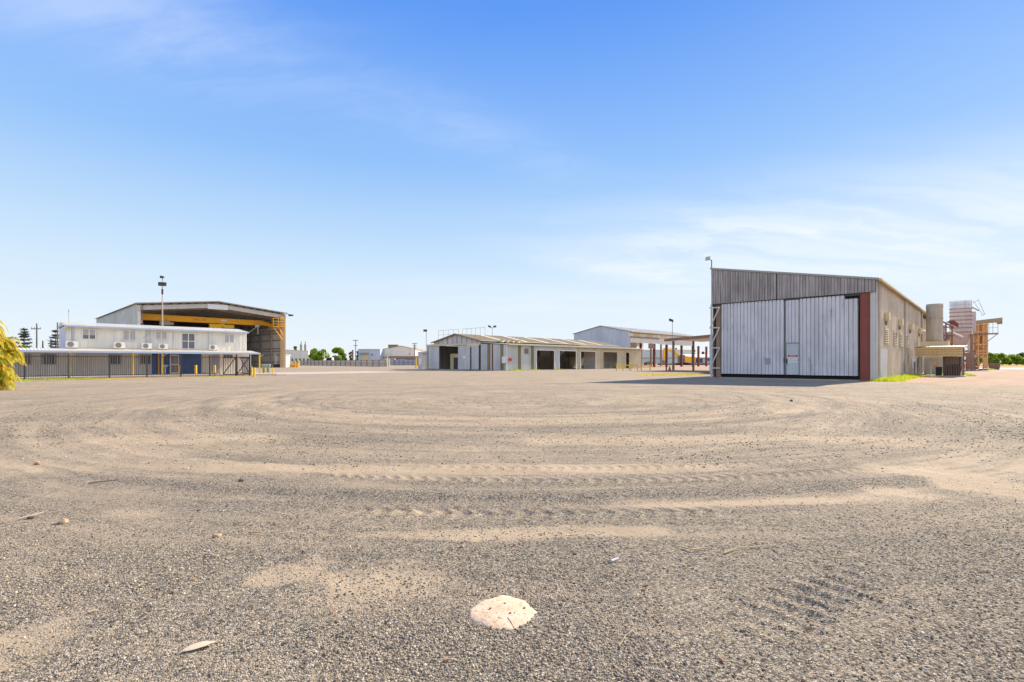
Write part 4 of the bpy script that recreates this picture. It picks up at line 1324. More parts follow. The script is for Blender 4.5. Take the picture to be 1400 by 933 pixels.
for a, b, ya, yb_, nxp, nzp, bl in ((112.2, 131, 449.8, 464.3, 2, 1, .55), (167.5, 186, 452, 466, 2, 1, 1.0), (212, 228.5, 453.5, 464.3, 2, 1, 1.0),
                                    (248, 266.5, 456, 477.5, 2, 2, 0), (306.3, 320, 457.5, 469.5, 2, 1, .9)):
    ta_, tb_ = ft(a, WL), ft(b, WL)
    Yw = FO[1] + DX * WL + DY * (ta_ + tb_) / 2
    window(off, ta_, tb_, height_at(yb_, Yw), height_at(ya, Yw), WL, nxp, nzp, WHITE_PAINT, GLASS_G, 0, bl)
for a, b in ((24.5, 43), (57, 76.5), (148.5, 165.5), (191, 206)):
    window(off, ft(a, WL), ft(b, WL), 1.25, 2.22, WL - .01, 3, 1, GREY_STEEL, GLASS_D, 5)
ta_, tb_ = ft(232, WL), ft(244.5, WL)
d_ = MB().box(ta_, ta_ + .1, WL - .1, WL - .032, GZ0, 2.3).box(tb_ - .1, tb_, WL - .1, WL - .032, GZ0, 2.3).box(ta_ + .1, tb_ - .1, WL - .1, WL - .032, 2.2, 2.3)
d_.box(ta_ + .1, tb_ - .1, WL - .1, WL - .032, 1.15, 1.28).box(ta_ + .1, tb_ - .1, WL - .1, WL - .032, GZ0, GZ0 + .15)
d_ = d_.build('entrance_door', WHITE_PAINT, off)
MB().box(ta_ + .1, tb_ - .1, WL - .07, WL - .06, GZ0 + .15, 2.2).build('pane', GLASS_G, d_)
m = MB()
for i in range(1, 7):
    c = ta_ + .1 + (tb_ - ta_ - .2) * i / 7
    m.box(c - .015, c + .015, WL - .09, WL - .075, GZ0 + .15, 2.2)
m.build('security_bar', PALE_STEEL, d_)
ta_, tb_ = ft(289, WL), ft(300, WL)
MB().box(ta_, tb_, WL - .06, WL - .032, GZ0, 2.35).build('side_door', sheet_metal('violet_grey_door', (0.30, 0.30, 0.38), (0.22, 0.22, 0.27), .3), off)
window(off, ft(305, WL), ft(318, WL), 1.9, 2.35, WL - .01, 3, 1, GREY_STEEL, GLASS_D)
m = MB().box(OX0 - .3, OX0 + .15, WL - .5, WL - .05, UZ1 - .35, UZ1 - .2).box(OX0 - .1, OX0 + .0, WL - .1, WL + .0, UZ1 - .5, UZ1 - .3)
m.build('wall_lamp', CREAM_PAINT, off)
t = ft(94, WL + 2)
MB().tube((t, WL + 2, UZ1 + .2), (t, WL + 2, 6.55), .025, n=6).tube((t, WL + 2, 6.5), (t, WL + 2, 6.75), .05, n=6).build('roof_aerial', GREY_STEEL, off)
MB().bar((ft(194, WL), WL - .12, 3.95), (ft(205, WL), WL - .12, 4.6), .03).build('stay_cable', GREY_STEEL, off)

# air-conditioner units on the awning roof
ac0 = None
acs = [(98.5, .95, 'cream outdoor air conditioner at the left end of the awning roof'),
       (163.5, .95, 'outdoor air conditioner on the awning below the second upper window'),
       (200.5, .9, 'outdoor air conditioner on the awning in front of the grey wall recess'),
       (223, .85, 'outdoor air conditioner on the awning below the third upper window'),
       (291.5, .85, 'outdoor air conditioner on the awning near the right end of the office')]
for i, (p, wdt, lab) in enumerate(acs):
    L = WL - .55
    t = ft(p, L)
    loc = (*to_world(FO, t, L), 2.50 + .30 * (L - AL) / (WL - AL) + .075)
    if ac0 is None:
        ac0 = thing('air_conditioner', lab, 'air conditioner', loc, GRID, 'air conditioners on the awning roof')
        MB().box(-.46, .46, -.17, .17, .06, .68).build('casing', WHITE_PAINT, ac0)
        gr = MB()
        for q in range(3):
            r_ = .10 + .075 * q
            for k in range(20):
                a0, a1 = 2 * math.pi * k / 20, 2 * math.pi * (k + 1) / 20
                gr.bar((-.12 + r_ * math.cos(a0), -.185, .37 + r_ * math.sin(a0)), (-.12 + r_ * math.cos(a1), -.185, .37 + r_ * math.sin(a1)), .02)
        gr.bar((-.37, -.19, .37), (.13, -.19, .37), .02).bar((-.12, -.19, .12), (-.12, -.19, .62), .02)
        gr.build('fan_guard', GREY_STEEL, ac0)
        MB().tube((-.12, -.171, .37), (-.12, -.178, .37), .25, n=20).build('fan_opening_shade', paint('fan_shadow_brown', (.30, .24, .18), .7, .2), ac0)  # brown disc paints the shade inside the fan opening
        for s_ in (-.35, .35):
            MB().box(s_ - .03, s_ + .03, -.17, .17, 0, .06).build('foot', DARK_STEEL, ac0)
    else:
        dup(ac0, loc, GRID, lab, wdt / .95)
x, y = to_world(FO, ft(226, WL - .35), WL - .35)
wb = thing('wash_basin', 'white wash basin on the dark blue wall beside the door', 'basin', (x, y, GZ0), GRID)
MB().tube((0, 0, .72), (0, 0, .92), .14, .30, 14).tube((0, 0, .92), (0, 0, .97), .32, .30, 14).build('bowl', WHITE_PAINT, wb, smooth=False)
MB().tube((0, 0, 0), (0, 0, .72), .06, .08, 10).build('pedestal', WHITE_PAINT, wb)

# picket fence along the office yard
pf = thing('picket_fence', 'dark steel picket fence in front of the white office', 'fence', (*FO, 0), GRID)
posts = [-5.4, -2.7, 0.0, 2.72, 5.45, 8.2, 10.9, 13.4]
for t in posts:
    MB().box(t - .045, t + .045, -.045, .045, 0, 2.2).build('post', DARK_STEEL, pf)
for a, b in list(zip(posts[:-1], posts[1:])) + [(13.4, 14.5)]:
    m = MB().box(a + .05, b - .05, -.02, .02, 1.93, 1.98).box(a + .05, b - .05, -.02, .02, .28, .33)
    n = int((b - a - .1) / .135)
    for i in range(n):
        t = a + .09 + i * (b - a - .18) / max(1, n - 1)
        m.box(t - .012, t + .012, -.035, -.021, .1, 2.1)
    m.build('picket_panel', DARK_STEEL, pf)
gt = thing('double_gate', 'dark steel double gate with diagonal braces at the fence end', 'gate', (*FO, 0), GRID)
GX = (14.55, 15.85, 17.15)
for a, b in zip(GX[:-1], GX[1:]):
    m = MB().box(a + .07, b - .07, -.02, .02, 1.92, 2.0).box(a + .07, b - .07, -.02, .02, .2, .28).box(a + .05, a + .12, -.025, .025, .15, 2.05).box(b - .12, b - .05, -.025, .025, .15, 2.05)
    for i in range(6):
        t = a + .26 + i * (b - a - .5) / 5
        m.box(t - .014, t + .014, -.04, -.022, .15, 2.12)
    m.bar((a + .1, -.06, .3), (b - .1, -.06, 1.95), .06, .09)
    m.build('gate_leaf', DARK_STEEL, gt)
for t in GX[1:]:
    MB().box(t - .06, t + .06, -.06, .06, 0, 2.3).build('gate_post', DARK_STEEL, gt)
GX3 = GX[2]
m = MB().bar((GX3, .0, 1.9), (GX3 - .1, 2.6, 1.9), .06).bar((GX3, .0, .3), (GX3 - .1, 2.6, .3), .06).bar((GX3, 0.05, .3), (GX3 - .1, 2.6, 1.9), .06)
for q in range(9):
    m.box(GX3 - .02, GX3 + .004, .25 + q * .25, .28 + q * .25, .2, 2.05)
m.build('return_panel', DARK_STEEL, gt)

# bollards
bl0 = None


def bollard(px, py_base, zb, lab, hgt=.95, r=.12):
    global bl0
    Y = (CAM_H - zb) * F / (py_base - 495.0)
    x, y = ground_at(px, Y)
    loc = (x, y, zb)
    if bl0 is None:
        bl0 = thing('bollard', lab, 'bollard', loc, 0, 'yellow bollards around the site office')
        MB().tube((0, 0, 0), (0, 0, .90), .115, n=14).tube((0, 0, .90), (0, 0, .95), .115, .085, 14).build('tube', YELLOW, bl0)
        MB().box(-.16, .16, -.16, .16, 0, .012).build('base_plate', GREY_STEEL, bl0)
        o = bl0
    else:
        o = dup(bl0, loc, 0, lab)
    o.scale = (r / .115, r / .115, hgt / .95)


bollard(245.8, 511.7, .2, 'yellow bollard in front of the white office door', .95, .13)
bollard(267.8, 511.6, .2, 'yellow bollard in front of the right half of the blue wall')
bollard(293.3, 512.2, .2, 'yellow bollard behind the fence just left of the gate')
bollard(341.3, 513.5, 0.0, 'yellow bollard touching the gate end of the fence, farther of a close pair', 1.1, .07)
bollard(343.7, 514.2, 0.0, 'yellow bollard right beside the gate end post, nearer of a close pair', 1.0, .09)
bollard(347.6, 515.3, 0.0, 'yellow bollard just outside the gate, nearest one to the yard', .92, .10)
bollard(363.0, 510.8, 0.0, 'yellow bollard in front of the green bin', .75, .085)
bollard(372.6, 511.4, 0.0, 'yellow bollard farthest right, standing alone right of the green bin', .72, .085)
x, y = ground_at(363.8, 68)
wbn = thing('wheelie_bin', 'grey green wheelie bin near the hangar opening', 'bin', (x, y, 0), R(20))
MB().hexa([(-.36, -.32, .12), (.36, -.32, .12), (.36, .32, .12), (-.36, .32, .12)], [(-.5, -.45, 1.05), (.5, -.45, 1.05), (.5, .45, 1.05), (-.5, .45, 1.05)]).build('body', GREEN_BIN, wbn)
MB().hexa([(-.54, -.5, 1.055), (.54, -.5, 1.055), (.54, .5, 1.055), (-.54, .5, 1.055)], [(-.48, -.44, 1.17), (.48, -.44, 1.17), (.48, .44, 1.17), (-.48, .44, 1.17)]).build('lid', paint('pale_lid', (.42, .45, .42), .5, .15), wbn)
for s_ in (-.33, .33):
    MB().tube((s_ - .04, .34, .12), (s_ + .04, .34, .12), .12, n=14).build('wheel', RUBBER, wbn)

pts = []
for i in range(26):
    t = -5 + i * 0.9
    x, y = to_world(FO, t, -.55 + .15 * math.sin(i * 2.3))
    pts.append((x, y, 1.0, .65, 1.0))
blade_field('grass', 'bright green grass along the left stretch of the picket fence', GRASS_G, pts[:11], .08, .22, .03, 5200)
blade_field('grass', 'dry yellow grass along the right stretch of the picket fence', GRASS_Y, pts[8:], .04, .13, .03, 4200)

# floodlight mast behind the office
x, y = ground_at(222, 66)
mast = thing('floodlight_mast', 'tall thin floodlight mast rising behind the white office roof', 'light mast', (x, y, 0), R(20))
MB().tube((0, 0, 0), (0, 0, 7.0), .10, .08, 10).tube((0, 0, 7.0), (0, 0, 12.0), .075, .05, 10).build('pole', paint('pinkish_galvanised', (.52, .42, .38), .5, .2), mast)
MB().box(-.42, .42, -.2, .2, 11.3, 11.75).box(-.09, .09, -.09, .09, 10.2, 10.9).build('lamp_head', DARK_STEEL, mast)
MB().bar((0, 0, 12.0), (0, 0, 12.3), .06).box(-.25, .12, -.15, .15, 12.3, 12.55).bar((-.2, 0, 12.6), (.25, 0, 12.4), .08).build('camera_head', DARK_STEEL, mast)

# ------------------------------------------------------------------ plant on the right
STX, STY = ground_at(1277.6, 60)
st = thing('exhaust_stack', 'fat dusty cylindrical exhaust stack beside the tall shed', 'stack', (STX, STY, 0), BROT)
m = MB()
m.tube((0, 0, 3.9), (0, 0, 8.25), .78, n=28)
for z in (4.0, 5.05, 6.55, 7.9):
    m.tube((0, 0, z), (0, 0, z + .07), .83, n=28)
m.build('flue', STACK, st, smooth=False)
m = MB().box(-1.2, 1.2, -1.3, 1.2, 3.3, 3.88).box(-.7, .9, -.9, .8, 2.0, 3.298)
m.build('fan_housing', CREAM_PAINT, st)
m = MB().box(-.9, 1.1, -1.0, .9, .1, 1.998)
m.build('filter_cabinet', STACK, st)
MB().box(-1.3, 1.4, -1.35, 1.2, 0, .098).build('plinth', CONCRETE, st)

# lean-to in front of it
LX, LY = ground_at(1316.5, 51.2)
lean = thing('lean_to_shelter', 'small lean-to shelter with tan ribbed fascia beside the stack', 'shelter', (LX, LY, 0), BROT)
LW_ = 3.75
# local x away from viewer along shed, local y to the left
m, m2 = MB(), MB()
for i in range(4):
    z0_ = 2.06 + i * .235
    m.hexa([(-.05, 0, z0_), (.05, 0, z0_), (.05, LW_, z0_), (-.05, LW_, z0_)], [(-.10, 0, z0_ + .2), (.05, 0, z0_ + .2), (.05, LW_, z0_ + .2), (-.10, LW_, z0_ + .2)])
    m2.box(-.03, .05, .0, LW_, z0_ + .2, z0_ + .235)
fa_ = m.build('fascia', TAN_STEEL, lean)
m2.build('fascia_rib_shade', BROWN_STEEL, fa_)  # brown strips put the shade between the ribs into colour
m = MB().corr((0, -.1, 3.02), (0, LW_, 3.02), (3.6, LW_, 3.2), (3.6, -.1, 3.2), (0, 0, 1), .25, .03)
m.build('roof', TAN_ROOF, lean)
for x_, y_ in ((0.0, .06), (.0, LW_ - .06), (3.4, .06), (3.4, LW_ - .06), (1.7, -.02)):
    MB().box(x_ - .05, x_ + .05, y_ - .05, y_ + .05, 0, 3.0 if x_ else 2.05).build('post', BROWN_STEEL if y_ < 1 else PALE_STEEL, lean)
MB().box(-.6, 3.9, -.2, LW_ + .6, -.03, .10).build('slab', CONCRETE, lean)


def lean_at(px, depth):
    """spot under the shelter seen under px, depth metres behind its fascia"""
    t = depth
    x0, y0 = LX + SX * t, LY + SY * t
    k = (px - 700.0) / F
    s = (x0 - k * y0) / (SY + k * SX)
    return s


cy = lean_at(1301.5, 1.2)
x, y = LX + SX * 1.2 - SY * cy, LY + SY * 1.2 + SX * cy
cc = thing('condenser_cage', 'dark steel condenser cage standing under the lean-to shelter', 'condenser', (x, y, .1), BROT)
m = MB()
for a in (-.6, .6):
    for b in (-.62, .62):
        m.box(a - .05, a + .05, b - .05, b + .05, 0, 1.9)
for z in (.0, 1.05, 1.85):
    m.box(-.65, .65, -.67, -.57, z, z + .1).box(-.65, .65, .57, .67, z, z + .1).box(-.65, -.55, -.57, .57, z, z + .1)
m.build('frame', DARK_STEEL, cc)
MB().box(-.5, .5, -.56, .56, .1, 1.04).build('core', BLACK, cc)
m = MB()
for i in range(9):
    b = -.52 + i * .13
    m.box(-.62, -.59, b - .02, b + .02, .1, 1.85)
m.build('grille', BROWN_STEEL, cc)
MB().box(-.3, .5, -.56, .56, 1.15, 1.84).build('upper_core', BROWN_STEEL, cc)
MB().box(-.7, -.5, .75, 1.25, 0, .9).build('side_tank', BLACK, cc)
cy = lean_at(1272.5, 1.0)
x, y = LX + SX * 1.0 - SY * cy, LY + SY * 1.0 + SX * cy
pd = thing('tap_stand', 'thin pale pipe stand with a small box left under the shelter', 'stand', (x, y, .1), BROT)
MB().tube((0, 0, 0), (0, 0, 1.75), .07, n=10).box(-.3, .3, -.35, .35, 0, .06).bar((0, -.4, 1.72), (0, .4, 1.72), .06).build('pipe', PALE_STEEL, pd)
MB().box(-.1, .12, -.42, -.12, 1.15, 1.6).build('meter_box', ORANGE_STEEL, pd)

# hopper
HX, HY = ground_at(1313, 85)
HROT = BROT
hp = thing('dust_hopper', 'big pinkish grey ribbed dust collector hopper on legs with roof rail', 'hopper', (HX, HY, 0), HROT)
hw, hd = 1.36, 1.4     # local y is left-right, local x is depth
m = MB().box(0, 2 * hd, -hw, hw, 6.4, 10.4)
m.hexa([(hd - .5, -.75, 4.3), (hd + .5, -.75, 4.3), (hd + .5, .75, 4.3), (hd - .5, .75, 4.3)], [(0, -hw, 6.1), (2 * hd, -hw, 6.1), (2 * hd, hw, 6.1), (0, hw, 6.1)])
m.box(.01, 2 * hd - .01, -hw + .01, hw - .01, 6.1, 6.4)
hb = m.build('bin', HOPPER, hp)
m = MB()
for z in (6.38, 7.1, 7.75, 8.4, 9.05, 9.7, 10.3):
    m.box(-.09, 2 * hd + .05, -hw - .08, hw + .08, z, z + .09)
m.build_each('rib', BROWN_STEEL, hb)
MB().box(.2, 1.5, -hw - .55, -hw - .09, 6.5, 9.75).build('side_duct', HOPPER, hp)
m = MB()
for (a, b) in ((0.05, -hw), (0.05, hw), (2 * hd, -hw), (2 * hd, hw)):
    m.box(a - .16, a + .16, b - .16, b + .16, 0, 6.1)
m.build_each('leg', BROWN_STEEL, hp)
MB().bar((.05, -hw, 3.2), (.05, hw, 4.0), .14).bar((.05, -hw, 4.2), (2 * hd, -hw, 3.0), .14).build('brace', BROWN_STEEL, hp)
m = MB()
for (a, b) in ((0.05, -hw), (0.05, -.6), (.05, .6), (0.05, hw), (2 * hd, -hw), (2 * hd, hw)):
    m.bar((a, b, 10.4), (a, b, 11.7), .07)
for z in (11.0, 11.65):
    m.bar((.05, -hw, z), (.05, hw, z), .06).bar((2 * hd, -hw, z), (2 * hd, hw, z), .06).bar((.05, -hw, z), (2 * hd, -hw, z), .06).bar((.05, hw, z), (2 * hd, hw, z), .06)
m.build('guardrail', PALE_STEEL, hp)
MB().box(0.1, .14, -hw + .1, hw - .1, 10.42, 11.55).build('mesh_guard', paint('pale_mesh_sheet', (.66, .68, .72), .5, .1), hp)
m = MB()
m.bar((1, -hw, 10.6), (1, -hw - .9, 9.9), .18).bar((1, -hw - .2, 11.6), (1, -hw - 1.3, 9.3), .06).bar((1.2, -hw - .8, 11.75), (1.2, -hw - 1.6, 9.3), .06).bar((1, -hw - .15, 11.2), (1.2, -hw - .9, 11.8), .06).bar((1, -hw - 1.2, 9.1), (1.2, -hw - 1.65, 9.35), .08)
m.build('hinged_frame', GREY_STEEL, hp)

UX, UY = ground_at(1316, 90)
um = thing('rotary_feeder', 'rusty machinery with ducts crowded under the pinkish grey hopper', 'machine', (UX, UY, 0), BROT - R(90))
MB().box(-1.5, .2, -.6, .6, .5, 2.2).box(.4, 1.5, -.4, .7, .2, 3.1).build('casing', BROWN_STEEL, um)
MB().tube((-1.6, .3, 3.4), (1.8, .6, 2.3), .34, n=12).tube((-.9, 0, 2.2), (-.9, 0, 5.0), .3, n=12).tube((.9, .2, 3.1), (.9, .4, 5.6), .26, n=12).build('duct', HOPPER, um)
m = MB()
for x_ in (-1.55, -.2, 1.6):
    m.box(x_ - .09, x_ + .09, .8, .98, 0, 5.4)
for z in (1.6, 3.2, 4.6):
    m.box(-1.7, 1.75, .78, .80, z, z + .2)
m.bar((-1.5, .75, 1.7), (-.2, .75, 3.2), .12).bar((1.6, .75, 3.3), (-.2, .75, 4.6), .12)
m.build_each('frame', BROWN_STEEL, um)
MB().box(-2.6, -1.7, -.3, .5, 0, 1.5).box(-2.9, -2.65, -.1, .3, .2, 1.9).build('motor', STACK, um)
MB().box(-.1, .35, -.65, -.45, .3, 1.2).build('warning_panel', RED_PAINT, um)

# orange tower
OXp, OYp = ground_at(1341, 95)
ot = thing('bucket_elevator', 'rusty orange steel tower with platform and broad top beam', 'tower', (OXp, OYp, 0), BROT - R(90))
ot.scale = (.74, .9, 1)
m = MB()
for x_ in (-1.35, -.45, .45, 1.2):
    for y_ in (-1.0, 1.0):
        m.box(x_ - .12, x_ + .12, y_ - .12, y_ + .12, 0, 8.6)
m.build_each('column', ORANGE_STEEL, ot)
m = MB()
for z in (2.9, 3.4, 4.6, 6.9, 8.3):
    m.box(-1.5, 1.35, -1.16, -1.13, z, z + .22).box(-1.5, 1.35, 1.13, 1.16, z, z + .22).box(1.33, 1.36, -1.12, 1.12, z, z + .22)
m.bar((-1.3, -1.2, 4.7), (.4, -1.2, 6.9), .12).bar((1.2, -1.2, 3.6), (-.4, -1.2, 4.7), .12)
for z in np.arange(.4, 8.2, .42):
    m.bar((-.42, -1.2, z), (.42, -1.2, z), .05)
m.build_each('bracing', ORANGE_STEEL, ot)
MB().box(.5, 1.1, -.9, .8, 2.6, 8.4).box(-1.2, -.2, -.6, .8, 4.2, 6.6).box(-1.25, .49, .3, .75, 2.6, 8.4).build('casing', ORANGE_STEEL, ot)
MB().box(.55, 1.25, -.3, .7, .3, 2.5).build('base_casing', TAN_STEEL, ot)
m = MB().box(-1.6, 3.2, -1.3, 1.3, 6.55, 6.75)
m.build('platform', BROWN_STEEL, ot)
m = MB()
for x_ in (1.5, 2.2, 3.1):
    m.bar((x_, -1.25, 6.75), (x_, -1.25, 8.6), .09)
m.bar((1.4, -1.25, 7.7), (3.1, -1.25, 7.7), .06).bar((3.1, -1.2, 6.6), (1.3, -1.2, 5.3), .14)
m.build('platform_rail', GREY_STEEL, ot)
m = MB().hexa([(-1.4, -1.1, 8.6), (3.9, -1.1, 8.75), (3.9, 1.1, 8.75), (-1.4, 1.1, 8.6)], [(-1.4, -1.1, 9.1), (3.9, -1.1, 9.5), (3.9, 1.1, 9.5), (-1.4, 1.1, 9.1)])
m.box(2.9, 3.9, -.9, .9, 8.4, 8.74)
m.build('top_beam', sheet_metal('olive_tan_sheet', (0.40, 0.31, 0.18), (0.26, 0.2, 0.12), .5), ot)
m = MB().tube((-1.0, 0, 1.3), (-.2, 0, .9), .55, .4, 12).box(-1.5, -.6, -.5, .5, .1, .6).box(-.4, 1.4, -.8, .8, 0, .22)
m.tube((-2.4, -.6, 2.7), (-1.2, -.4, 3.6), .14, n=8).tube((-3.2, .6, 1.6), (-1.4, .2, 2.6), .2, n=8).box(-2.9, -2.1, -.2, .9, 0, 1.9)
m.build('drive_unit', BROWN_STEEL, ot)

# pipe rack behind the stack
PX, PY = ground_at(1293.5, 78)
pr = thing('pipe_rack', 'rusty brown pipe rack and ducts between stack and hopper', 'pipe rack', (PX, PY, 0), BROT - R(90))
pr.scale = (.95, 1, 1.04)
m = MB()
for x_ in (-.8, .0, .75):
    m.box(x_ - .1, x_ + .1, -.5, -.3, 0, 7.2 - .6 * x_)
for z in (2.6, 3.9, 5.2, 6.4):
    m.box(-.9, .9, -.55, -.51, z, z + .18)
m.bar((-.8, -.6, 7.6), (1.0, -.6, 6.4), .22).bar((-.8, -.6, 4.2), (.8, -.6, 5.3), .12)
m.build('frame', BROWN_STEEL, pr)
m = MB().tube((-.5, .2, 0), (-.5, .2, 6.8), .35, n=12).tube((.3, .2, 1.0), (.3, .2, 5.8), .28, n=12).tube((.3, .2, 5.8), (1.9, .4, 4.9), .26, n=12)
m.build('duct', HOPPER, pr)
MB().prism([(.0, -.2, 7.3), (1.5, -.2, 6.4), (1.5, -.2, 7.0), (.9, -.2, 7.5)], (0, .6, 0)).build('chute', RED_STEEL, pr)
MB().box(-.3, 1.0, -.45, -.1, 4.1, 4.7).build('junction_box', ORANGE_STEEL, pr)

# skip
SKX, SKY = ground_at(1359.3, 100)
sk = thing('scrap_skip', 'brown open scrap skip on the earth right of the orange tower', 'skip', (SKX, SKY, 0), BROT - R(90))
sk.scale = (.74, .9, 1)
m = MB()
m.hexa([(-1.0, -.7, .08), (1.0, -.7, .08), (1.0, .7, .08), (-1.0, .7, .08)], [(-1.3, -.9, 1.2), (1.25, -.9, 1.2), (1.25, .9, 1.2), (-1.3, .9, 1.2)])
m.build('body', paint('olive_brown_plate', (.26, .20, .14), .7, .3), sk)
m = MB().box(-1.36, 1.31, -.97, -.87, 1.15, 1.27).box(-1.36, 1.31, .87, .97, 1.15, 1.27).box(-1.37, -1.27, -.86, .86, 1.15, 1.27).box(1.22, 1.32, -.86, .86, 1.15, 1.27)
m.bar((-.5, -.85, .1), (-.5, -.93, 1.15), .1).bar((.5, -.85, .1), (.5, -.93, 1.15), .1).box(-1.0, 1.0, -.6, -.4, 0, .08).box(-1.0, 1.0, .4, .6, 0, .08)
m.build('rim', BROWN_STEEL, sk)


m = MB().hexa([(96, 104, -.05), (420, 112, -.05), (420, 140, -.05), (100, 126, -.05)], [(96, 104, .006), (420, 112, .006), (420, 140, .006), (100, 126, .006)])
m.build('road', paint('pale_road_dust', (.60, .50, .42), .95, .2, (.48, .38, .31), scale=.15), kind='structure')
pts = [(*ground_at(p, 176 + 5 * math.sin(p)), 5.5, 6.0, 1) for p in range(1356, 1450, 5)]
blade_field('grass', 'pale dry grass in front of the low belt of trees', GRASS_Y, pts, .2, .7, .16, 3500)

# ------------------------------------------------------------------ yard furniture in the middle distance
def guard(px0, px1, Y, n, lab, rz=0):
    x0, y0 = ground_at(px0, Y)
    x1 = (px1 - 700) / F * Y
    o = thing('guard_rail', lab, 'guard rail', (x0, y0, 0), 0, 'yellow guard rails by the long shed')
    Lr = x1 - x0
    for i in range(n):
        x = Lr * i / (n - 1)
        MB().tube((x, 0, 0), (x, 0, 1.15), .1, n=10).build('post', YELLOW, o)
    MB().box(0.1, Lr - .1, -.05, .05, .82, .98).build('rail', CRANE_YELLOW, o)
    return o


guard(842.9, 860.4, 88.5, 3, 'left yellow guard rail with three posts before the long shed')
guard(862.6, 871.5, 87.0, 2, 'middle yellow guard rail with two thick posts')
guard(877.0, 888.8, 90.0, 2, 'right yellow guard rail with two posts beside the brown columns')
x, y = ground_at(915.5, 82.5)
cone = thing('safety_cone', 'small red safety cone beside the canopy post', 'cone', (x, y, 0), 0)
MB().tube((0, 0, .06), (0, 0, .62), .26, .10, 14).build('body', RED_PAINT, cone)
MB().box(-.3, .3, -.3, .3, 0, .06).tube((0, 0, .5), (0, 0, .85), .13, .10, 12).build('base', GREY_STEEL, cone)
x, y = ground_at(911, 83)
MBo = thing('kerb_post', 'short grey brown post left of the red cone', 'post', (x, y, 0), 0)
MB().tube((0, 0, 0), (0, 0, .8), .12, .10, 10).box(-.18, .18, -.18, .18, 0, .05).build('shaft', WOOD, MBo)


def light_pole(name, px, Y, top_py, lab, heads, r=.08, mat=GREY_STEEL, cat='light pole'):
    x, y = ground_at(px, Y)
    h = height_at(top_py, Y)
    o = thing(name, lab, cat, (x, y, 0), 0)
    MB().tube((0, 0, 0), (0, 0, h - .15), r, r * .6, 8).build('pole', mat, o)
    for dx_, tilt in heads:
        m = MB().bar((0, 0, h - .35), (dx_ * .6, 0, h - .12), .06)
        m.prism([(dx_ - .38, -.2, h - .16 + tilt), (dx_ + .38, -.2, h - .16 - tilt), (dx_ + .34, -.2, h + .26 - tilt), (dx_ - .34, -.2, h + .26 + tilt)], (0, .35, 0))
        m.build('lamp_head', DARK_STEEL, o)
    return o


light_pole('lamp_post', 919.3, 96, 438.5, 'thin lamp post with bent head above the open canopy', [(-.25, .12)])
light_pole('lamp_post', 582.8, 104, 452.5, 'lamp post at the left corner of the long low shed', [(-.2, 0)])
light_pole('twin_lamp_post', 673, 121, 447, 'lamp post with two heads rising behind the tan roof', [(-.62, .14), (.6, -.05)])

# grass island by the canopy
pts = []
for i in range(16):
    px = 880 + i * 4.9
    Y = 1050 / (513.6 - 495 - i * 0.09)
    x, y = ground_at(px, Y)
    pts.append((x, y, .8, 1.7 + .6 * math.sin(i * 1.9), 1.0))
blade_field('grass', 'bright yellow dry grass strip in front of the open canopy', GRASS_Y, pts, .05, .22, .04, 4200)
pts = [(*to_world(CO, mt(p), -.45), .8, .35, 1) for p in (697, 699, 702, 706, 712, 727, 731, 760, 761.5)]
blade_field('grass', 'yellow green weeds at the foot of the long shed wall', GRASS_G, pts, .1, .4, .05, 900)
pts = [(*ground_at(p, Y), 1.2, .8, 1) for p, Y in ((1318, 54), (1352, 95), (1287, 58), (1278, 55), (1308, 60))]
blade_field('grass', 'yellow green grass tufts around the plant legs', GRASS_G, pts, .1, .45, .05, 1500)

# small annex left of the long shed, yellow pole
x, y = ground_at(580.5, 107)
an = thing('service_shed', 'small grey service shed against the left end of the long shed', 'shed', (x, y, 0), GRID)
MB().box(-.6, 1.0, -.1, 1.5, 0, 3.4).build('wall', SHED_FRONT, an)
MB().hexa([(-.8, -.2, 3.41), (1.2, -.2, 3.41), (1.2, 1.7, 3.41), (-.8, 1.7, 3.41)], [(-.8, -.2, 3.5), (1.2, -.2, 3.9), (1.2, 1.7, 3.9), (-.8, 1.7, 3.5)]).build('roof', GREY_ROOF, an)
MB().box(-.8, -.61, .1, .9, .9, 2.2).build('tank', WHITE_PAINT, an)
x, y = ground_at(569, 126)
yp = thing('height_post', 'tall yellow post standing alone before the blue fence', 'post', (x, y, 0), 0)
MB().tube((0, 0, 0), (0, 0, 2.7), .16, n=10).build('shaft', YELLOW, yp)
MB().tube((0, 0, 0), (0, 0, .5), .24, n=10).build('sleeve', CRANE_YELLOW, yp)


# ------------------------------------------------------------------ far fences and buildings
def panel_fence(px0, Y0, px1, Y1, n, h, mat, lab):
    x0, y0 = ground_at(px0, Y0)
    x1, y1 = ground_at(px1, Y1)
    o = thing('sheet_fence', lab, 'fence', (x0, y0, 0), 0)
    a, b = Vector((0, 0, 0)), Vector((x1 - x0, y1 - y0, 0))
    nn = Vector((b.y, -b.x, 0)).normalized()
    if nn.y > 0:
        nn = -nn
    for i in range(n):
        p, q = a.lerp(b, i / n), a.lerp(b, (i + 1) / n)
        MB().corr(p, q, q + V(0, 0, h), p + V(0, 0, h), nn, 1.0, .05).build('panel', mat, o)
    for i in range(n + 1):
        p = a.lerp(b, i / n) + nn * .12
        MB().box(p.x - .12, p.x + .12, p.y - .04, p.y + .04, 0, h + .06).build('post', BROWN_STEEL, o)
    m = MB()
    for z in (h * .52, h - .08):
        m.bar(a + nn * .09 + V(0, 0, z), b + nn * .09 + V(0, 0, z), .05, .12)
    m.build_each('rail', BROWN_STEEL, o)


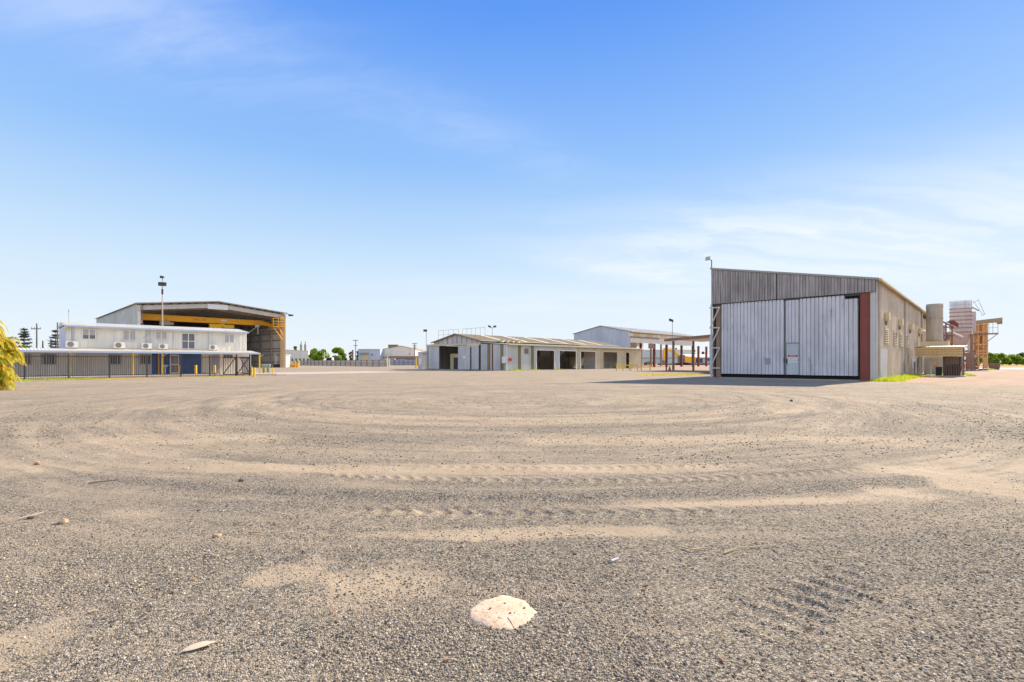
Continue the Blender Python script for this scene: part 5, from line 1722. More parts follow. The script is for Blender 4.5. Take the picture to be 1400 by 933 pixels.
panel_fence(402, 232, 527.5, 160, 20, 2.12, FENCE_PANEL, 'long pale sheet fence with dark posts across the far yard')
panel_fence(533, 221, 577, 219, 7, 2.6, FENCE_BLUE, 'blue grey sheet fence below the brown carport roof')
x, y = ground_at(530.3, 161)
gp = thing('gate_post', 'thick pale gate post ending the long sheet fence', 'post', (x, y, 0), 0)
MB().box(-.55, -.2, -.2, .2, 0, 2.6).box(.25, .6, -.2, .2, 0, 2.3).build('shaft', CREAM_PAINT, gp)
MB().box(-.85, -.15, -.3, .3, 2.6, 3.1).build('cap', BROWN_STEEL, gp)


def gable_hall(name, lab, px0, px1, Y, eave_py, ridge_px, ridge_py, depth, wall, roof, cat='warehouse'):
    x0, x1, xr = ((p - 700) / F * Y for p in (px0, px1, ridge_px))
    e, r_ = height_at(eave_py, Y), height_at(ridge_py, Y)
    o = thing(name, lab, cat, (x0, Y, 0), 0)
    W, xr = x1 - x0, xr - x0
    m = MB()
    m.corr((0, 0, 0), (xr, 0, 0), (xr, 0, r_), (0, 0, e), (0, -1, 0), 1.0, .05)
    m.corr((xr, 0, 0), (W, 0, 0), (W, 0, e), (xr, 0, r_), (0, -1, 0), 1.0, .05)
    m.box(0, .1, .1, depth, 0, e - .02).box(W - .1, W, .1, depth, 0, e - .02).box(0.11, W - .11, depth - .1, depth, 0, e - .02)
    m.build('wall', wall, o)
    m = MB().hexa([(-.4, -.4, e), (xr, -.4, r_), (xr, depth, r_), (-.4, depth, e)], [(-.4, -.4, e + .15), (xr, -.4, r_ + .15), (xr, depth, r_ + .15), (-.4, depth, e + .15)])
    m.hexa([(W + .4, -.4, e), (xr + .001, -.4, r_), (xr + .001, depth, r_), (W + .4, depth, e)], [(W + .4, -.4, e + .15), (xr + .001, -.4, r_ + .15), (xr + .001, depth, r_ + .15), (W + .4, depth, e + .15)])
    m.build('roof', roof, o)
    return o, W, e


wh, W, e = gable_hall('warehouse', 'big cream warehouse with low gable behind the sheet fence', 520, 567.5, 262, 478.5, 549, 473.2, 40, WHITE_CLAD, TAN_ROOF)
m = MB().box(W * .0 + 1.2, W * .0 + 2.2, -.2, -.06, e - 4.6, e - 3.4).box(W * .82, W * .82 + .8, -.2, -.06, e - 2.4, e - 1.8)
m.build_each('vent', GREY_STEEL, wh)
MB().box(3, 8, 4, 8, e + 1.2, e + 2.8).build('roof_unit', BROWN_STEEL, wh)
x0 = (490 - 700) / F * 256
wl = thing('loading_wing', 'pale blue flat-roofed wing with tan roller door left of the warehouse', 'building', (x0, 256, 0), 0)
W = (520 - 490) / F * 256 - .1
e = height_at(478.5, 256)
m = MB().corr((0, 0, 0), (W, 0, 0), (W, 0, e), (0, 0, e), (0, -1, 0), .8, .05)
m.box(0, W, .1, 30, 0, e - .1)
m.build('wall', BLUE_CLAD, wl)
MB().box(-.2, W + .05, -.3, 30, e, e + .4).build('roof', GREY_ROOF, wl)
MB().box(W * .25, W * .46, -.2, -.06, 0, 5.6).build('roller_door', TAN_STEEL, wl)
MB().box(W * .05, W * .48, -1.8, -.06, 5.7, 6.0).build('door_canopy', GREY_STEEL, wl)
MB().box(W * .6, W * .65, -.2, -.06, e - 2.8, e - 1.9).build('vent', DARK_STEEL, wl)

x0 = (531 - 700) / F * 232
W = (579 - 531) / F * 232
cp = thing('carport', 'low brown carport roof over white cars behind the blue fence', 'carport', (x0, 232, 0), 0)
MB().hexa([(0, 0, 3.0), (W, 0, 3.0), (W, 8, 3.0), (0, 8, 3.0)], [(0, 0, 4.1), (W, 0, 4.1), (W, 8, 4.3), (0, 8, 4.3)]).build('roof', BROWN_STEEL, cp)
for i in range(5):
    xx = .3 + (W - .6) * i / 4
    MB().box(xx - .12, xx + .12, .3, .55, 0, 3.0).build('post', GREY_STEEL, cp)
MB().box(0, W, 7.9, 8, 0, 3.0).build('back_wall', BLUE_CLAD, cp)


def car(px, Y, zroof, lab, rz=0.0, grp=None):
    x, y = ground_at(px, Y)
    o = thing('parked_car', lab, 'car', (x, y, 0), rz, grp)
    prof = [(-2.2, .35), (2.2, .35), (2.3, .8), (2.1, .95), (1.2, 1.02), (.6, zroof - .08), (.2, zroof), (-1.9, zroof), (-2.2, zroof - .15), (-2.3, .9)]
    MB().prism([(a, -.85, b) for a, b in prof], (0, 1.7, 0)).build('body', WHITE_PAINT, o)
    MB().prism([(-1.7, -.87, 1.08), (1.0, -.87, 1.08), (.5, -.87, zroof - .14), (-1.7, -.87, zroof - .14)], (0, 1.74, 0)).build('side_window', GLASS_D, o)
    for a in (-1.4, 1.4):
        for b in (-.8, .8):
            MB().tube((a, b - .12, .35), (a, b + .12, .35), .35, n=14).build('wheel', RUBBER, o)
    return o


car(538.5, 224.5, 2.75, 'white van parked at the left under the brown carport', 0, 'white vehicles under the carport').scale = (1, 1, 1.05)
car(551, 224.5, 2.7, 'white van parked right of another under the brown carport', 0, 'white vehicles under the carport')
car(449, 236, 3.6, 'white high-roofed van whose roof shows above the long sheet fence', R(180))

x0 = (376 - 700) / F * 290
W = (421.5 - 376) / F * 290
wb_ = thing('white_factory', 'plain white factory wall behind the hangar on the left', 'building', (x0, 290, 0), 0)
e0, e1 = height_at(478.0, 290), height_at(480.5, 290)
MB().corr((0, 0, 0), (W, 0, 0), (W, 0, e1), (0, 0, e0), (0, -1, 0), 1.2, .05).box(0, W, .2, 25, 0, e1 - .3).build('wall', WHITE_CLAD, wb_)
MB().hexa([(-.2, -.3, e0), (W + .2, -.3, e1), (W + .2, 25, e1), (-.2, 25, e0)], [(-.2, -.3, e0 + .3), (W + .2, -.3, e1 + .3), (W + .2, 25, e1 + .3), (-.2, 25, e0 + .3)]).build('roof', WHITE_ROOF, wb_)
MB().box(W, W + 3.4, 0.3, 10, 0, height_at(486, 290)).build('side_annex', WHITE_PAINT, wb_)
m = MB()
for i in range(6):
    m.box(W * .38 + i * 2.2, W * .38 + i * 2.2 + .8, -.12, -.06, 2.0, 3.4)
m.build_each('window', GLASS_D, wb_)
x, y = ground_at(388, 139)
ws = thing('pump_house', 'small white pump house right of the orange hangar column', 'shed', (x, y, 0), 0)
MB().corr((-1.9, -1.2, 0), (1.0, -1.2, 0), (1.0, -1.2, 3.25), (-1.9, -1.2, 3.25), (0, -1, 0), .4, .03).box(-1.9, 1.0, -1.15, 1.5, 0, 3.24).build('wall', WHITE_CLAD, ws)
MB().box(-2.1, 1.25, -1.4, 1.7, 3.26, 3.42).build('roof', WHITE_ROOF, ws)
MB().box(.95, 1.12, -1.36, -1.2, 0, 3.2).build('corner_post', GREEN_BIN, ws)
x, y = ground_at(402, 141)
yr_ = thing('loading_rail', 'low yellow railing frame beside the white pump house', 'railing', (x, y, 0), 0)
m = MB()
for a in (-1.5, -.6, .3, 1.2, 1.55):
    m.bar((a, 0, 0), (a, 0, 1.9 if a > .2 else 1.5), .14)
for z in (.5, 1.2):
    m.bar((-1.5, 0, z), (1.5, 0, z), .14)
m.build('rail', YELLOW, yr_)
MB().box(-1.3, .9, .5, 1.5, 0, 1.0).build('pallet_stack', ORANGE_STEEL, yr_)
for p, pyt, lab in ((411.8, 468, 'left of two far grey silos above the white factory'), (417.5, 468, 'right of two far grey silos above the white factory')):
    x, y = ground_at(p, 420)
    h = height_at(pyt + 2, 420)
    o = thing('silo', lab, 'silo', (x, y, 0), 0, 'far silos')
    MB().tube((0, 0, 0), (0, 0, h - 1.0), .95, n=16).tube((0, 0, h - 1.0), (0, 0, h), .95, .4, 16).build('barrel', GREY_STEEL, o)
    MB().tube((0, 0, h), (0, 0, h + 1.6), .3, n=8).build('vent_pipe', DARK_STEEL, o)


def power_pole(px, Y, top, lab, arms, name='power_pole'):
    x, y = ground_at(px, Y)
    h = height_at(top, Y)
    o = thing(name, lab, 'pole', (x, y, 0), 0)
    MB().tube((0, 0, 0), (0, 0, h), .24, .16, 8).build('pole', WOOD, o)
    for dz, wd in arms:
        MB().box(-wd / 2, wd / 2, -.32, -.18, h - dz - .12, h - dz + .12).build('crossarm', WOOD, o)
        m = MB()
        for q in (-.45, -.15, .15, .45):
            m.tube((q * wd, -.25, h - dz + .12), (q * wd, -.25, h - dz + .5), .07, n=6)
        m.build('insulator', DARK_STEEL, o)
    return o


power_pole(486.3, 250, 465, 'timber power pole left of the pale blue wing', [(.4, 2.6), (2.9, 2.0)])
power_pole(567, 240, 469.5, 'timber power pole at the right end of the cream warehouse', [(.3, 2.4), (1.4, 1.6), (2.4, 1.6)])
power_pole(50.3, 150, 442.5, 'timber power pole between the pines above the awning', [(1.6, 2.8)])
power_pole(78.6, 150, 441.0, 'bare timber pole just left of the office roof end', [])
power_pole(58.5, 145, 466.0, 'left of two short stubs behind the awning', [], 'timber_stub')
power_pole(69.8, 145, 464.0, 'right of two short stubs behind the awning', [], 'timber_stub')
light_pole('lamp_post', 443.5, 215, 480.5, 'slim white lamp post in front of the round green trees', [(.35, 0)], .14, WHITE_PAINT)
x, y = ground_at(482.3, 248)
o = thing('timber_stub', 'dark thick stub left of the power pole at the wing', 'post', (x, y, 0), 0)
MB().tube((0, 0, 0), (0, 0, 7.3), .45, .4, 8).build('shaft', WOOD, o)
MB().box(-.5, .5, -.5, .5, 0, 2.4).build('footing', DARK_STEEL, o)

# far building and excavator seen through the gantry shed
x0 = (868 - 700) / F * 330
W = (946 - 868) / F * 330
fb = thing('pale_hall', 'long pale green hall seen through the open gantry shed', 'building', (x0, 330, 0), 0)
e = height_at(479.5, 330)
MB().corr((0, 0, 0), (W, 0, 0), (W, 0, e), (0, 0, e), (0, -1, 0), 1.2, .05).box(0, W, .2, 30, 0, e - .2).build('wall', sheet_metal('pale_green_sheet', (.60, .66, .62), (.48, .52, .48), .3), fb)
MB().box(-.3, W + .3, -.5, 30, e, e + .5).build('roof', WHITE_ROOF, fb)
MB().box(2, W - 4, -.4, -.08, e * .42, e * .48).build('wall_band', GREY_STEEL, fb)
x0 = (944 - 700) / F * 300
W = (985 - 944) / F * 300
fb2 = thing('blue_hall', 'low blue grey hall with cream roof right of the pale hall', 'building', (x0, 300, 0), 0)
e = height_at(489.5, 300)
MB().corr((0, 0, 0), (W, 0, 0), (W, 0, e), (0, 0, e), (0, -1, 0), 1.2, .05).box(0, W, .2, 20, 0, e - .2).build('wall', BLUE_CLAD, fb2)
MB().hexa([(-.5, -1.5, e), (W + .5, -1.5, e), (W + .5, 20, e), (-.5, 20, e)], [(-.5, -1.5, e + .4), (W + .5, -1.5, e + .4), (W + .5, 20, height_at(484.5, 320)), (-.5, 20, height_at(484.5, 320))]).build('roof', WHITE_ROOF, fb2)
m = MB().box(2.2, 7.0, -.25, -.07, 1.0, e - .5).box(10, 15, -.25, -.07, e * .55, e - .4)
m.build_each('window_band', GLASS_D, fb2)

EX, EY = ground_at(934, 232)
ex = thing('excavator', 'orange tracked excavator with folded boom beyond the brown columns', 'excavator', (EX, EY, 0), 0)
for b in (-1.5, 1.5):
    prof = [(-3.0, .5), (-2.6, .05), (2.6, .05), (3.0, .5), (2.6, .95), (-2.6, .95)]
    MB().prism([(x_, b - .35, z_) for x_, z_ in prof], (0, .7, 0)).build('track', RUBBER, ex)
MB().box(-1.6, 1.6, -1.1, 1.1, .5, 1.15).build('undercarriage', DARK_STEEL, ex)
m = MB().prism([(.2, -1.6, 1.2), (4.9, -1.6, 1.2), (5.1, -1.6, 1.7), (5.0, -1.6, 3.6), (4.4, -1.6, 3.9), (.2, -1.6, 3.9)], (0, 3.2, 0))
m.box(-2.6, .19, -.2, 1.6, 1.2, 2.4)
m.build('house', CRANE_YELLOW, ex)
cab = MB().prism([(-2.6, -1.7, 1.2), (.15, -1.7, 1.2), (.15, -1.7, 4.6), (-1.6, -1.7, 4.6), (-2.6, -1.7, 3.0)], (0, 1.45, 0)).build('cab', paint('cab_grey', (.12, .13, .13), .4, .2), ex)
MB().prism([(-2.3, -1.73, 2.6), (-.1, -1.73, 2.6), (-.1, -1.73, 4.3), (-1.5, -1.73, 4.3)], (0, 1.5, 0)).build('cab_glass', GLASS_G, cab)
bm_ = MB()
P = [(-1.2, 2.2), (-2.6, 4.9), (-5.0, 6.6), (-8.2, 7.0)]
T_ = [.9, 1.3, 1.2, .7]
up = [(a, b + t * .5) for (a, b), t in zip(P, T_)]
dn = [(a - t * .25, b - t * .5) for (a, b), t in zip(P, T_)]
for i in range(3):
    bm_.prism([(dn[i][0], -.05, dn[i][1]), (dn[i + 1][0], -.05, dn[i + 1][1]), (up[i + 1][0], -.05, up[i + 1][1]), (up[i][0], -.05, up[i][1])], (0, .6, 0))
bm_.build('boom', CRANE_YELLOW, ex)
MB().prism([(-7.9, -.1, 7.9), (-8.9, -.1, 7.6), (-9.2, -.1, 2.0), (-8.6, -.1, 1.9), (-7.8, -.1, 5.5)], (0, .55, 0)).build('arm', CRANE_YELLOW, ex)
MB().prism([(-9.3, -.6, 2.2), (-8.5, -.6, 2.3), (-8.2, -.6, 1.2), (-8.7, -.6, .3), (-9.9, -.6, .2), (-10.3, -.6, 1.0)], (0, 1.5, 0)).build('bucket', BROWN_STEEL, ex)
MB().tube((-1.9, .2, 2.6), (-4.2, .2, 5.2), .16, n=8).tube((-5.0, .25, 7.5), (-8.0, .25, 8.2), .15, n=8).build('cylinder', PALE_STEEL, ex)

LXp, LYp = ground_at(885.5, 225)
ld = thing('yard_loader', 'small loader with brown canopy left of the excavator', 'loader', (LXp, LYp, 0), 0)
MB().prism([(-1.2, -.8, .6), (1.4, -.8, .6), (1.5, -.8, 1.6), (.2, -.8, 1.9), (-1.2, -.8, 1.5)], (0, 1.6, 0)).build('body', GREEN_BIN, ld)
MB().box(-1.7, 1.0, -.9, .9, 3.3, 3.5).bar((-1.0, -.8, 1.4), (-1.0, -.8, 3.3), .12).bar((.8, -.8, 1.6), (.8, -.8, 3.3), .12).build('canopy', ORANGE_STEEL, ld)
for a in (-.9, 1.1):
    for b in (-.95, .95):
        MB().tube((a, b - .2, .55), (a, b + .2, .55), .55, n=14).build('wheel', RUBBER, ld)
MB().bar((1.4, 0, 1.2), (2.6, 0, .8), .25).box(2.4, 3.1, -1.0, 1.0, .2, 1.1).build('front_bucket', DARK_STEEL, ld)

r = random.Random(5)
m = MB()
for i in range(60):
    px = r.uniform(902, 972)
    x, y = ground_at(px, r.uniform(236, 250))
    s = r.uniform(.5, 1.6)
    base = SHAPES[i % 8]
    m.add([(x + p[0] * s * 1.6, y + p[1] * s, p[2] * s * .8 + .2) for p in base], [tuple(f) for f in SF])
tag(m.build('rubble', paint('dark_rubble', (.16, .13, .11), .9, .3)), 'low dark rubble heaps around the excavator', 'rubble', kind='stuff')


# ------------------------------------------------------------------ trees
def leaf_cloud(mb, rr, clumps, n, size):
    for _ in range(n):
        c, rad_ = clumps[rr.randrange(len(clumps))]
        while True:
            d = Vector((rr.uniform(-1, 1), rr.uniform(-1, 1), rr.uniform(-1, 1)))
            if .05 < d.length < 1:
                break
        d = d.normalized() * (d.length ** .45)
        p = Vector(c) + Vector((d.x * rad_, d.y * rad_, d.z * rad_ * .8))
        nrm = (d + Vector((rr.uniform(-1, 1), rr.uniform(-1, 1), rr.uniform(-.4, 1.2))) * .7).normalized()
        a = nrm.orthogonal().normalized()
        b = nrm.cross(a)
        th = rr.random() * 6.28
        a, b = a * math.cos(th) + b * math.sin(th), b * math.cos(th) - a * math.sin(th)
        s = size * rr.uniform(.6, 1.4)
        mb.add([p - a * s, p - b * s * .55, p + a * s, p + b * s * .55], [(0, 1, 2, 3)])


def tree(name, lab, px, Y, top_py, half_px, mat, seed, n=2600, size=.38, trunk=.28, grp=None, base_frac=.22):
    rr = random.Random(seed)
    x, y = ground_at(px, Y)
    h = height_at(top_py, Y)
    wd = half_px / F * Y
    o = thing(name, lab, 'tree', (x, y, 0), rr.random() * .5, grp)
    clumps = []
    zc = h * (1 + base_frac) / 2
    for i in range(16):
        a = rr.random() * 6.28
        q = math.sqrt(rr.random())
        zz_ = rr.uniform(-1, 1)
        k = math.sqrt(max(.1, 1 - zz_ * zz_))
        cr_ = rr.uniform(.26, .44) * min(wd, h * .5)
        clumps.append(((math.cos(a) * q * wd * .72 * k, math.sin(a) * q * wd * .72 * k, zc + zz_ * (h * (1 - base_frac) / 2 - cr_ * .7)), cr_))
    t = MB().path([(0, 0, 0), (.1, .05, h * .25), (.0, .1, h * .5), (.15, 0, h * .8)], trunk, trunk * .3, 8)
    for c, cr_ in clumps[:9]:
        t.path([(0.05, .05, h * rr.uniform(.2, .5)), tuple(Vector(c) * .6 + Vector((0, 0, h * .18))), c], trunk * .35, trunk * .1, 5)
    t.build('trunk', BARK, o)
    cm = MB()
    leaf_cloud(cm, rr, clumps, n, size)
    cm.build('crown', mat, o)
    return o


tree('broadleaf_tree', 'left of two round bright green trees behind the sheet fence', 436.0, 262, 472.5, 13.8, LEAF_BRIGHT, 1, 4200, base_frac=.06)
tree('broadleaf_tree', 'right of two round bright green trees behind the sheet fence', 463.0, 260, 475.2, 14.5, LEAF_BRIGHT, 2, 4200, base_frac=.02)
tree('broadleaf_tree', 'small green treetop above the white factory roof', 403.2, 330, 472.5, 4.5, LEAF_MID, 3, 900, .5)
tree('broadleaf_tree', 'small orange leaved tree left of the power pole', 479.5, 264, 480.5, 3.2, LEAF_ORANGE, 4, 700)
tree('broadleaf_tree', 'small green tree right behind the power pole', 488.7, 264, 479.5, 2.8, LEAF_MID, 5, 600)
tree('broadleaf_tree', 'small green tree at the left end of the long low shed', 575.8, 230, 481.0, 2.4, LEAF_MID, 6, 600)
tree('broadleaf_tree', 'green tree beyond the gantry shed right of the excavator', 948.5, 340, 476.0, 5.5, LEAF_MID, 7, 1100, .5)
tree('broadleaf_tree', 'tiny treetop above the pale hall roof', 924.5, 380, 476.0, 3.0, LEAF_BRIGHT, 8, 500, .5)
tree('broadleaf_tree', 'thin grey green tree far right of the excavator', 961, 345, 480.5, 3.5, LEAF_PINE, 9, 500, .5)
tr = [(1337, 215, 481, 12, 0), (1352, 205, 481.5, 9, 0), (1360, 212, 479.8, 10, 1), (1371, 204, 482.2, 9, 0), (1380, 215, 482.6, 11, 1), (1389, 205, 483.5, 9, 0), (1398, 214, 482.0, 10, 1), (1405, 200, 481.0, 8, 0), (1416, 210, 480.5, 12, 0), (1434, 205, 482, 12, 1)]
for i, (px, Y, tp, hp_, k) in enumerate(tr):
    tree('scrub_tree', 'green scrub tree in the low belt of trees beyond the brown skip', px, Y, tp, hp_, LEAF_BRIGHT if k == 0 else LEAF_MID, 40 + i, 1700, .3, .14, 'belt of scrub trees beyond the skip', .05)


def norfolk(px, Y, top_py, half_px, seed, lab):
    rr = random.Random(seed)
    x, y = ground_at(px, Y)
    h = height_at(top_py, Y)
    wd = half_px / F * Y
    o = thing('norfolk_pine', lab, 'tree', (x, y, 0), 0)
    MB().tube((0, 0, 0), (0, 0, h), .28, .05, 8).build('trunk', BARK, o)
    cm, br = MB(), MB()
    z = 2.0
    while z < h - .2:
        k = (1 - (z / h) ** 2.2) * .95 + .12
        for j in range(7):
            if rr.random() < .3:
                continue
            a = j * .9 + rr.uniform(-.2, .2) + z
            L = wd * k * rr.uniform(.45, 1.2)
            p0 = Vector((0, 0, z))
            p1 = Vector((math.cos(a) * L * .6, math.sin(a) * L * .6, z + .05 * L))
            p2 = Vector((math.cos(a) * L, math.sin(a) * L, z + .28 * L))
            br.path([p0, p1, p2], .05, .02, 4)
            for _ in range(42):
                s_ = rr.uniform(.3, 1.0)
                q = p0.lerp(p1, s_ / .6) if s_ < .6 else p1.lerp(p2, (s_ - .6) / .4)
                d = Vector((rr.gauss(0, .22), rr.gauss(0, .22), rr.gauss(.06, .12)))
                e_ = Vector((rr.gauss(0, 1), rr.gauss(0, 1), rr.gauss(.5, .6))).normalized() * .28
                s2 = e_.orthogonal().normalized() * .07
                c_ = q + d
                cm.add([c_ - e_, c_ - s2, c_ + e_, c_ + s2], [(0, 1, 2, 3)])
        z += rr.uniform(.6, 1.3)
    br.build('branch', BARK, o)
    cm.build('crown', LEAF_PINE, o)


norfolk(33, 150, 447.5, 9.5, 1, 'bushy grey green pine right of the golden palm')
norfolk(76, 158, 450.5, 12, 2, 'sparse tiered pine just left of the office roof end')
tree('broadleaf_tree', 'low yellow green shrub top at the foot of the bushy pine', 31, 140, 471.5, 6, LEAF_BRIGHT, 77, 700, .3)

# golden cane palm at the left edge
PXp, PYp = ground_at(-30, 27.0)
palm = thing('golden_palm', 'bushy golden cane palm with drooping yellow fronds beside the picket fence', 'palm', (PXp, PYp, 0), 0)
rr = random.Random(9)
st_, fr = MB(), MB()
for c in range(36):
    a = rr.random() * 6.28
    bx_, by_ = math.cos(a) * rr.uniform(.05, .85), math.sin(a) * rr.uniform(.05, .85)
    hh = .15 + 3.25 * ((c * .618) % 1)
    lean_ = Vector((math.cos(a), math.sin(a), 0)) * rr.uniform(.0, .35)
    top = Vector((bx_, by_, hh)) + lean_
    st_.path([(bx_, by_, 0), Vector((bx_, by_, hh * .5)) + lean_ * .4, top], .055, .035, 7)
    for q in range(10):
        b = rr.random() * 6.28
        L = rr.uniform(.8, 1.45) if hh < 2.9 else rr.uniform(1.0, 1.9)
        rise = rr.uniform(.35, 1.25)
        pts_ = []
        for s_ in range(9):
            u = s_ / 8
            out_ = L * (u - .22 * u * u)
            zz_ = rise * 1.15 * u * (1 - u * .55) * L * .75 - L * .55 * u ** 2.6
            pts_.append(top + Vector((math.cos(b) * out_, math.sin(b) * out_, zz_)))
        st_.path(pts_, .016, .004, 4)
        for s_ in range(8):
            for k in range(3):
                u = k / 3
                p = pts_[s_].lerp(pts_[s_ + 1], u)
                d = (pts_[s_ + 1] - pts_[s_]).normalized()
                side = d.cross(Vector((0, 0, 1))).normalized()
                uu = (s_ + u) / 8
                ll = .5 * math.sin(math.pi * min(1, .18 + uu * .82)) + .08
                for sg in (-1, 1):
                    v1 = (side * sg * .75 + d * .75 + Vector((0, 0, .12))).normalized() * ll * .5
                    v2 = v1 * 1.7 + Vector((0, 0, -.42 * ll))
                    wv = d.cross(v1).normalized().cross(v1).normalized() * .024
                    fr.add([p - wv * .5, p + v1 - wv, p + v2, p + v1 + wv], [(0, 1, 2, 3)])
st_.build('stem', paint('palm_stem', (.42, .36, .10), .6, .2), palm)
fr.build('frond', FROND, palm)

# ------------------------------------------------------------------ things lying on the yard
PALE_STONE, pn = material('pale_sandstone')
tc = pn.n('ShaderNodeTexCoord').outputs['Object']
cc_ = pn.ramp(pn.noise(tc, 7.0, 6.0, .6), [(.3, (.62, .44, .29)), (.55, (.74, .56, .39)), (.75, (.78, .63, .47))])
grit = pn.n('ShaderNodeTexVoronoi', {'Vector': tc, 'Scale': 90.0}).outputs['Color']
grit = pn.n('ShaderNodeSeparateColor', {0: grit})
cc_ = pn.mix(pn.math('MULTIPLY', pn.math('GREATER_THAN', grit.outputs[0], .9), .6), cc_, (.30, .22, .15))
finish(pn, cc_, .95, 0, pn.noise(tc, 26.0, 8.0, .72), .7, .012, spec=.1)

x, y = -0.055, 3.055
flat_ = thing('flat_stone', 'broad pale sandstone slab half sunk in the gravel', 'stone', (x, y, gz(x, y) - .0065), 0)
N = 64
outline = []
ctrl = [(0, .205), (20, .185), (45, .20), (70, .215), (95, .225), (120, .205), (150, .20), (178, .205), (200, .215), (225, .19), (250, .205), (275, .215), (300, .20), (330, .19), (360, .205)]
ca_ = np.array([c[0] for c in ctrl])
cr2 = np.array([c[1] for c in ctrl])
mb = MB()
rings = [(1.0, -.02), (.985, .004), (.90, .010), (.7, .016), (.45, .020), (.2, .022)]
vs, fs = [], []
pits = [(-.075, .02, .012), (.012, .085, .011), (.13, .035, .012), (.045, -.04, .013), (-.02, -.09, .006), (.07, -.035, .007), (-.16, .0, .006)]
for k, h in rings:
    for i in range(N):
        a = 2 * math.pi * i / N
        rr_ = float(np.interp(math.degrees(a), ca_, cr2)) * k * (1 + (.022 * math.sin(9 * a) + .018 * math.sin(23 * a + 1) + .012 * math.sin(41 * a)) * (k > .8))
        px_, py_ = rr_ * math.cos(a), rr_ * math.sin(a)
        vs.append((px_, py_, h + .003 * math.sin(px_ * 31 + 1) * math.cos(py_ * 27) + .0012 * math.sin(px_ * 93) * math.sin(py_ * 81)))
vs.append((0, 0, .022))
for j in range(len(rings) - 1):
    for i in range(N):
        fs.append((j * N + i, j * N + (i + 1) % N, (j + 1) * N + (i + 1) % N, (j + 1) * N + i))
for i in range(N):
    fs.append(((len(rings) - 1) * N + i, (len(rings) - 1) * N + (i + 1) % N, len(vs) - 1))
mb.add(vs, fs)
mb.build('slab', PALE_STONE, flat_, smooth=True)
m = MB()
for a, b, rp in pits:
    m.tube((a, b, .010), (a, b, float(np.interp(math.hypot(a, b) / .205, [0, .2, .45, .7, .9], [.022, .022, .020, .016, .010])) + .0032), rp * .4, rp * .62, 7)
m.path([(.03, -.085, .018), (.045, -.12, .0155), (.055, -.15, .0115), (.065, -.18, .009)], .0018, .003, 5)
m.build_each('pit', paint('pit_brown', (.20, .11, .06), .95, .2), flat_)  # pits and crack are plain brown pieces set into the slab

# dry leaf
x, y = ground_at(273, 2.69)
lf = MB()
n_ = 12
vs = []
for i in range(n_ + 1):
    u = i / n_
    wv = .026 * math.sin(math.pi * u ** .85) + .001
    zz_ = .012 + .006 * math.sin(u * 3)
    vs += [(-.075 + .15 * u, -wv, zz_ - .002), (-.075 + .15 * u, 0, zz_), (-.075 + .15 * u, wv, zz_ + .003)]
fs = []
for i in range(n_):
    b = i * 3
    fs += [(b, b + 3, b + 4, b + 1), (b + 1, b + 4, b + 5, b + 2)]
lf.add(vs, fs)
lf.path([(-.10, -.004, .004), (-.075, 0, .012)], .002, .003, 5)
lo = lf.build('dry_leaf', paint('bleached_leaf', (.66, .52, .38), .7, .2, scale=20))
lo.location = (x, y, gz(x, y))
lo.rotation_euler = (0, 0, R(38))
tag(lo, 'bleached pale dry leaf lying on the gravel front left', 'leaf')

TAN_STONE = paint('tan_stone', (.50, .36, .24), .9, .3, (.34, .23, .15), scale=14, bump=.3)
DARK_STONE = paint('dark_stone', (.12, .10, .09), .9, .3, scale=14, bump=.3)
RUST_STONE = paint('rust_brown_stone', (.42, .22, .11), .9, .3, scale=14, bump=.3)
STRAW = paint('straw', (.60, .46, .24), .8, .2, scale=20)


def rock(px, py, size, mat, lab, seed, cat='stone'):
    Y = 1050.0 / (py - 495.0)
    x, y = ground_at(px, Y)
    rr = np.random.default_rng(seed)
    import bmesh
    bm = bmesh.new()
    bmesh.ops.create_icosphere(bm, subdivisions=3, radius=1.0)
    planes = [(Vector(rr.normal(size=3)).normalized(), rr.uniform(.45, .85)) for _ in range(9)]
    for v in bm.verts:
        for nrm, d in planes:
            q = v.co.dot(nrm)
            if q > d:
                v.co -= nrm * (q - d)
        v.co *= 1 + .05 * rr.normal()
    m_ = bpy.data.meshes.new('stone')
    bm.to_mesh(m_)
    bm.free()
    m_.materials.append(mat)
    o = bpy.data.objects.new('stone', m_)
    o.location = (x, y, gz(x, y) + size * .28)
    o.scale = (size, size * .8, size * .6)
    o.rotation_euler = (0, 0, seed)
    COL.objects.link(o)
    tag(o, lab, cat)
    return o


rock(296, 734, .040, TAN_STONE, 'small angular tan stone on gravel front left', 1)
rock(89, 714, .055, TAN_STONE, 'tan stone with dark broken side near the left edge', 2)
rock(50, 636, .05, RUST_STONE, 'brown stone in the mid ground at the far left', 3)
rock(44, 708, .035, DARK_STONE, 'dark stone beside the pale stick at the left edge', 4)
rock(632, 747, .022, TAN_STONE, 'small tan stone on the edge of the tan strip in the centre', 5)
rock(376, 716, .018, RUST_STONE, 'tiny rusty stone left of centre below the windrow', 6)
rock(1082, 549, .075, DARK_STONE, 'dark stone lying between the camera and the big grey doors', 7)
rock(329, 659, .045, DARK_STONE, 'dark stone on the windrow of gravel left of centre', 8)
rock(880, 807, .016, RUST_STONE, 'small rusty chip right of the pale slab', 9)
rock(786, 757, .016, DARK_STONE, 'small dark chip behind the pale slab to the right', 10)


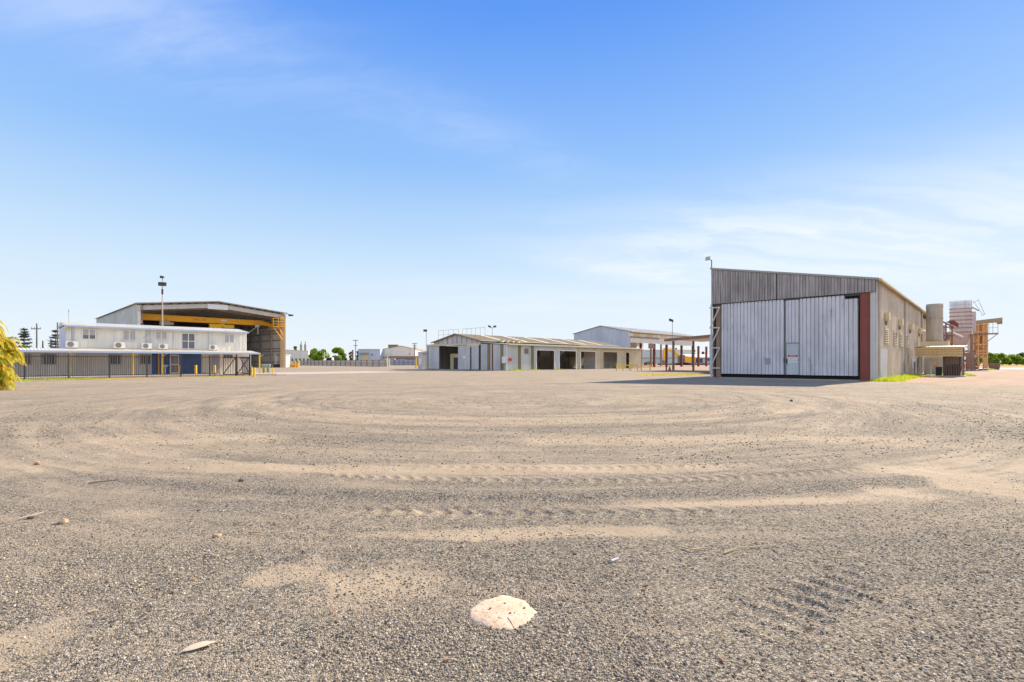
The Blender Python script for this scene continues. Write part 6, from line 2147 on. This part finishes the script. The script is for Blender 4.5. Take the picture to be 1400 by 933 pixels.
def stick(name, pts_px, r0, mat, lab, cat='stick'):
    P_ = []
    for (px, py, dz) in pts_px:
        Y = 1050.0 / (py - 495.0)
        x, y = ground_at(px, Y)
        P_.append(Vector((x, y, gz(x, y) + r0 + .004 + dz)))
    c = sum(P_, Vector()) / len(P_)
    c.z = 0
    mb_ = MB().path([p - c for p in P_], r0, r0 * .55, 6)
    o = mb_.build(name, mat)
    o.location = c
    return tag(o, lab, cat)


stick('twig', [(990, 757, 0), (1008, 751, .006), (1030, 749, .0), (1050, 748, .008), (1066, 747, 0)], .006, STRAW, 'long crooked straw coloured twig on gravel right of centre')
stick('twig', [(932, 749, 0), (946, 754, .01), (958, 751, 0), (970, 751, .004)], .007, STRAW, 'short knotted straw twig left of the long crooked one')
stick('twig', [(121, 662, 0), (140, 661, .006), (162, 659, 0)], .008, WOOD, 'dark thin twig on the gravel at left')
stick('twig', [(25, 711, 0), (42, 708, .012), (60, 704, .02)], .010, paint('pale_stick', (.55, .45, .33), .8, .2), 'pale stick near the dark stone at the left edge')
stick('straw', [(1128, 764, 0), (1155, 763, .008), (1180, 760, 0)], .003, STRAW, 'thin straw lying right of the long crooked twig', 'straw')
stick('straw', [(846, 885, 0), (856, 873, .01), (866, 862, .0)], .0022, STRAW, 'thin straw lying right of the pale slab', 'straw')
stick('twig', [(340, 729, 0), (358, 729, .004)], .006, RUST_STONE, 'short reddish brown twig right of the tan stone')
for i, (px, py) in enumerate(((296, 761), (265, 792), (238, 809), (129, 836), (1203, 822), (883, 801), (1165, 690), (704, 745), (455, 838), (1055, 640), (610, 905), (988, 905))):
    Y = 1050.0 / (py - 495.0)
    x, y = ground_at(px, Y)
    q = MB().hexa([(-.016, -.006, 0), (.014, -.008, 0), (.018, .006, 0), (-.012, .007, 0)], [(-.014, -.005, .004), (.013, -.007, .007), (.016, .005, .008), (-.011, .006, .005)])
    o = q.build('bark_chip', RUST_STONE if i % 3 else STRAW)
    o.location = (x, y, gz(x, y) + .006)
    o.rotation_euler = (0, .1, i * 1.3)
    tag(o, 'tiny dry orange brown bark chip lying on the gravel', 'chip', 'bark chips scattered over the gravel')
stick('paper_scrap', [(836, 769, 0), (845, 766, .003)], .009, SIGN_WHITE, 'small white scrap on the gravel behind the slab', 'scrap')
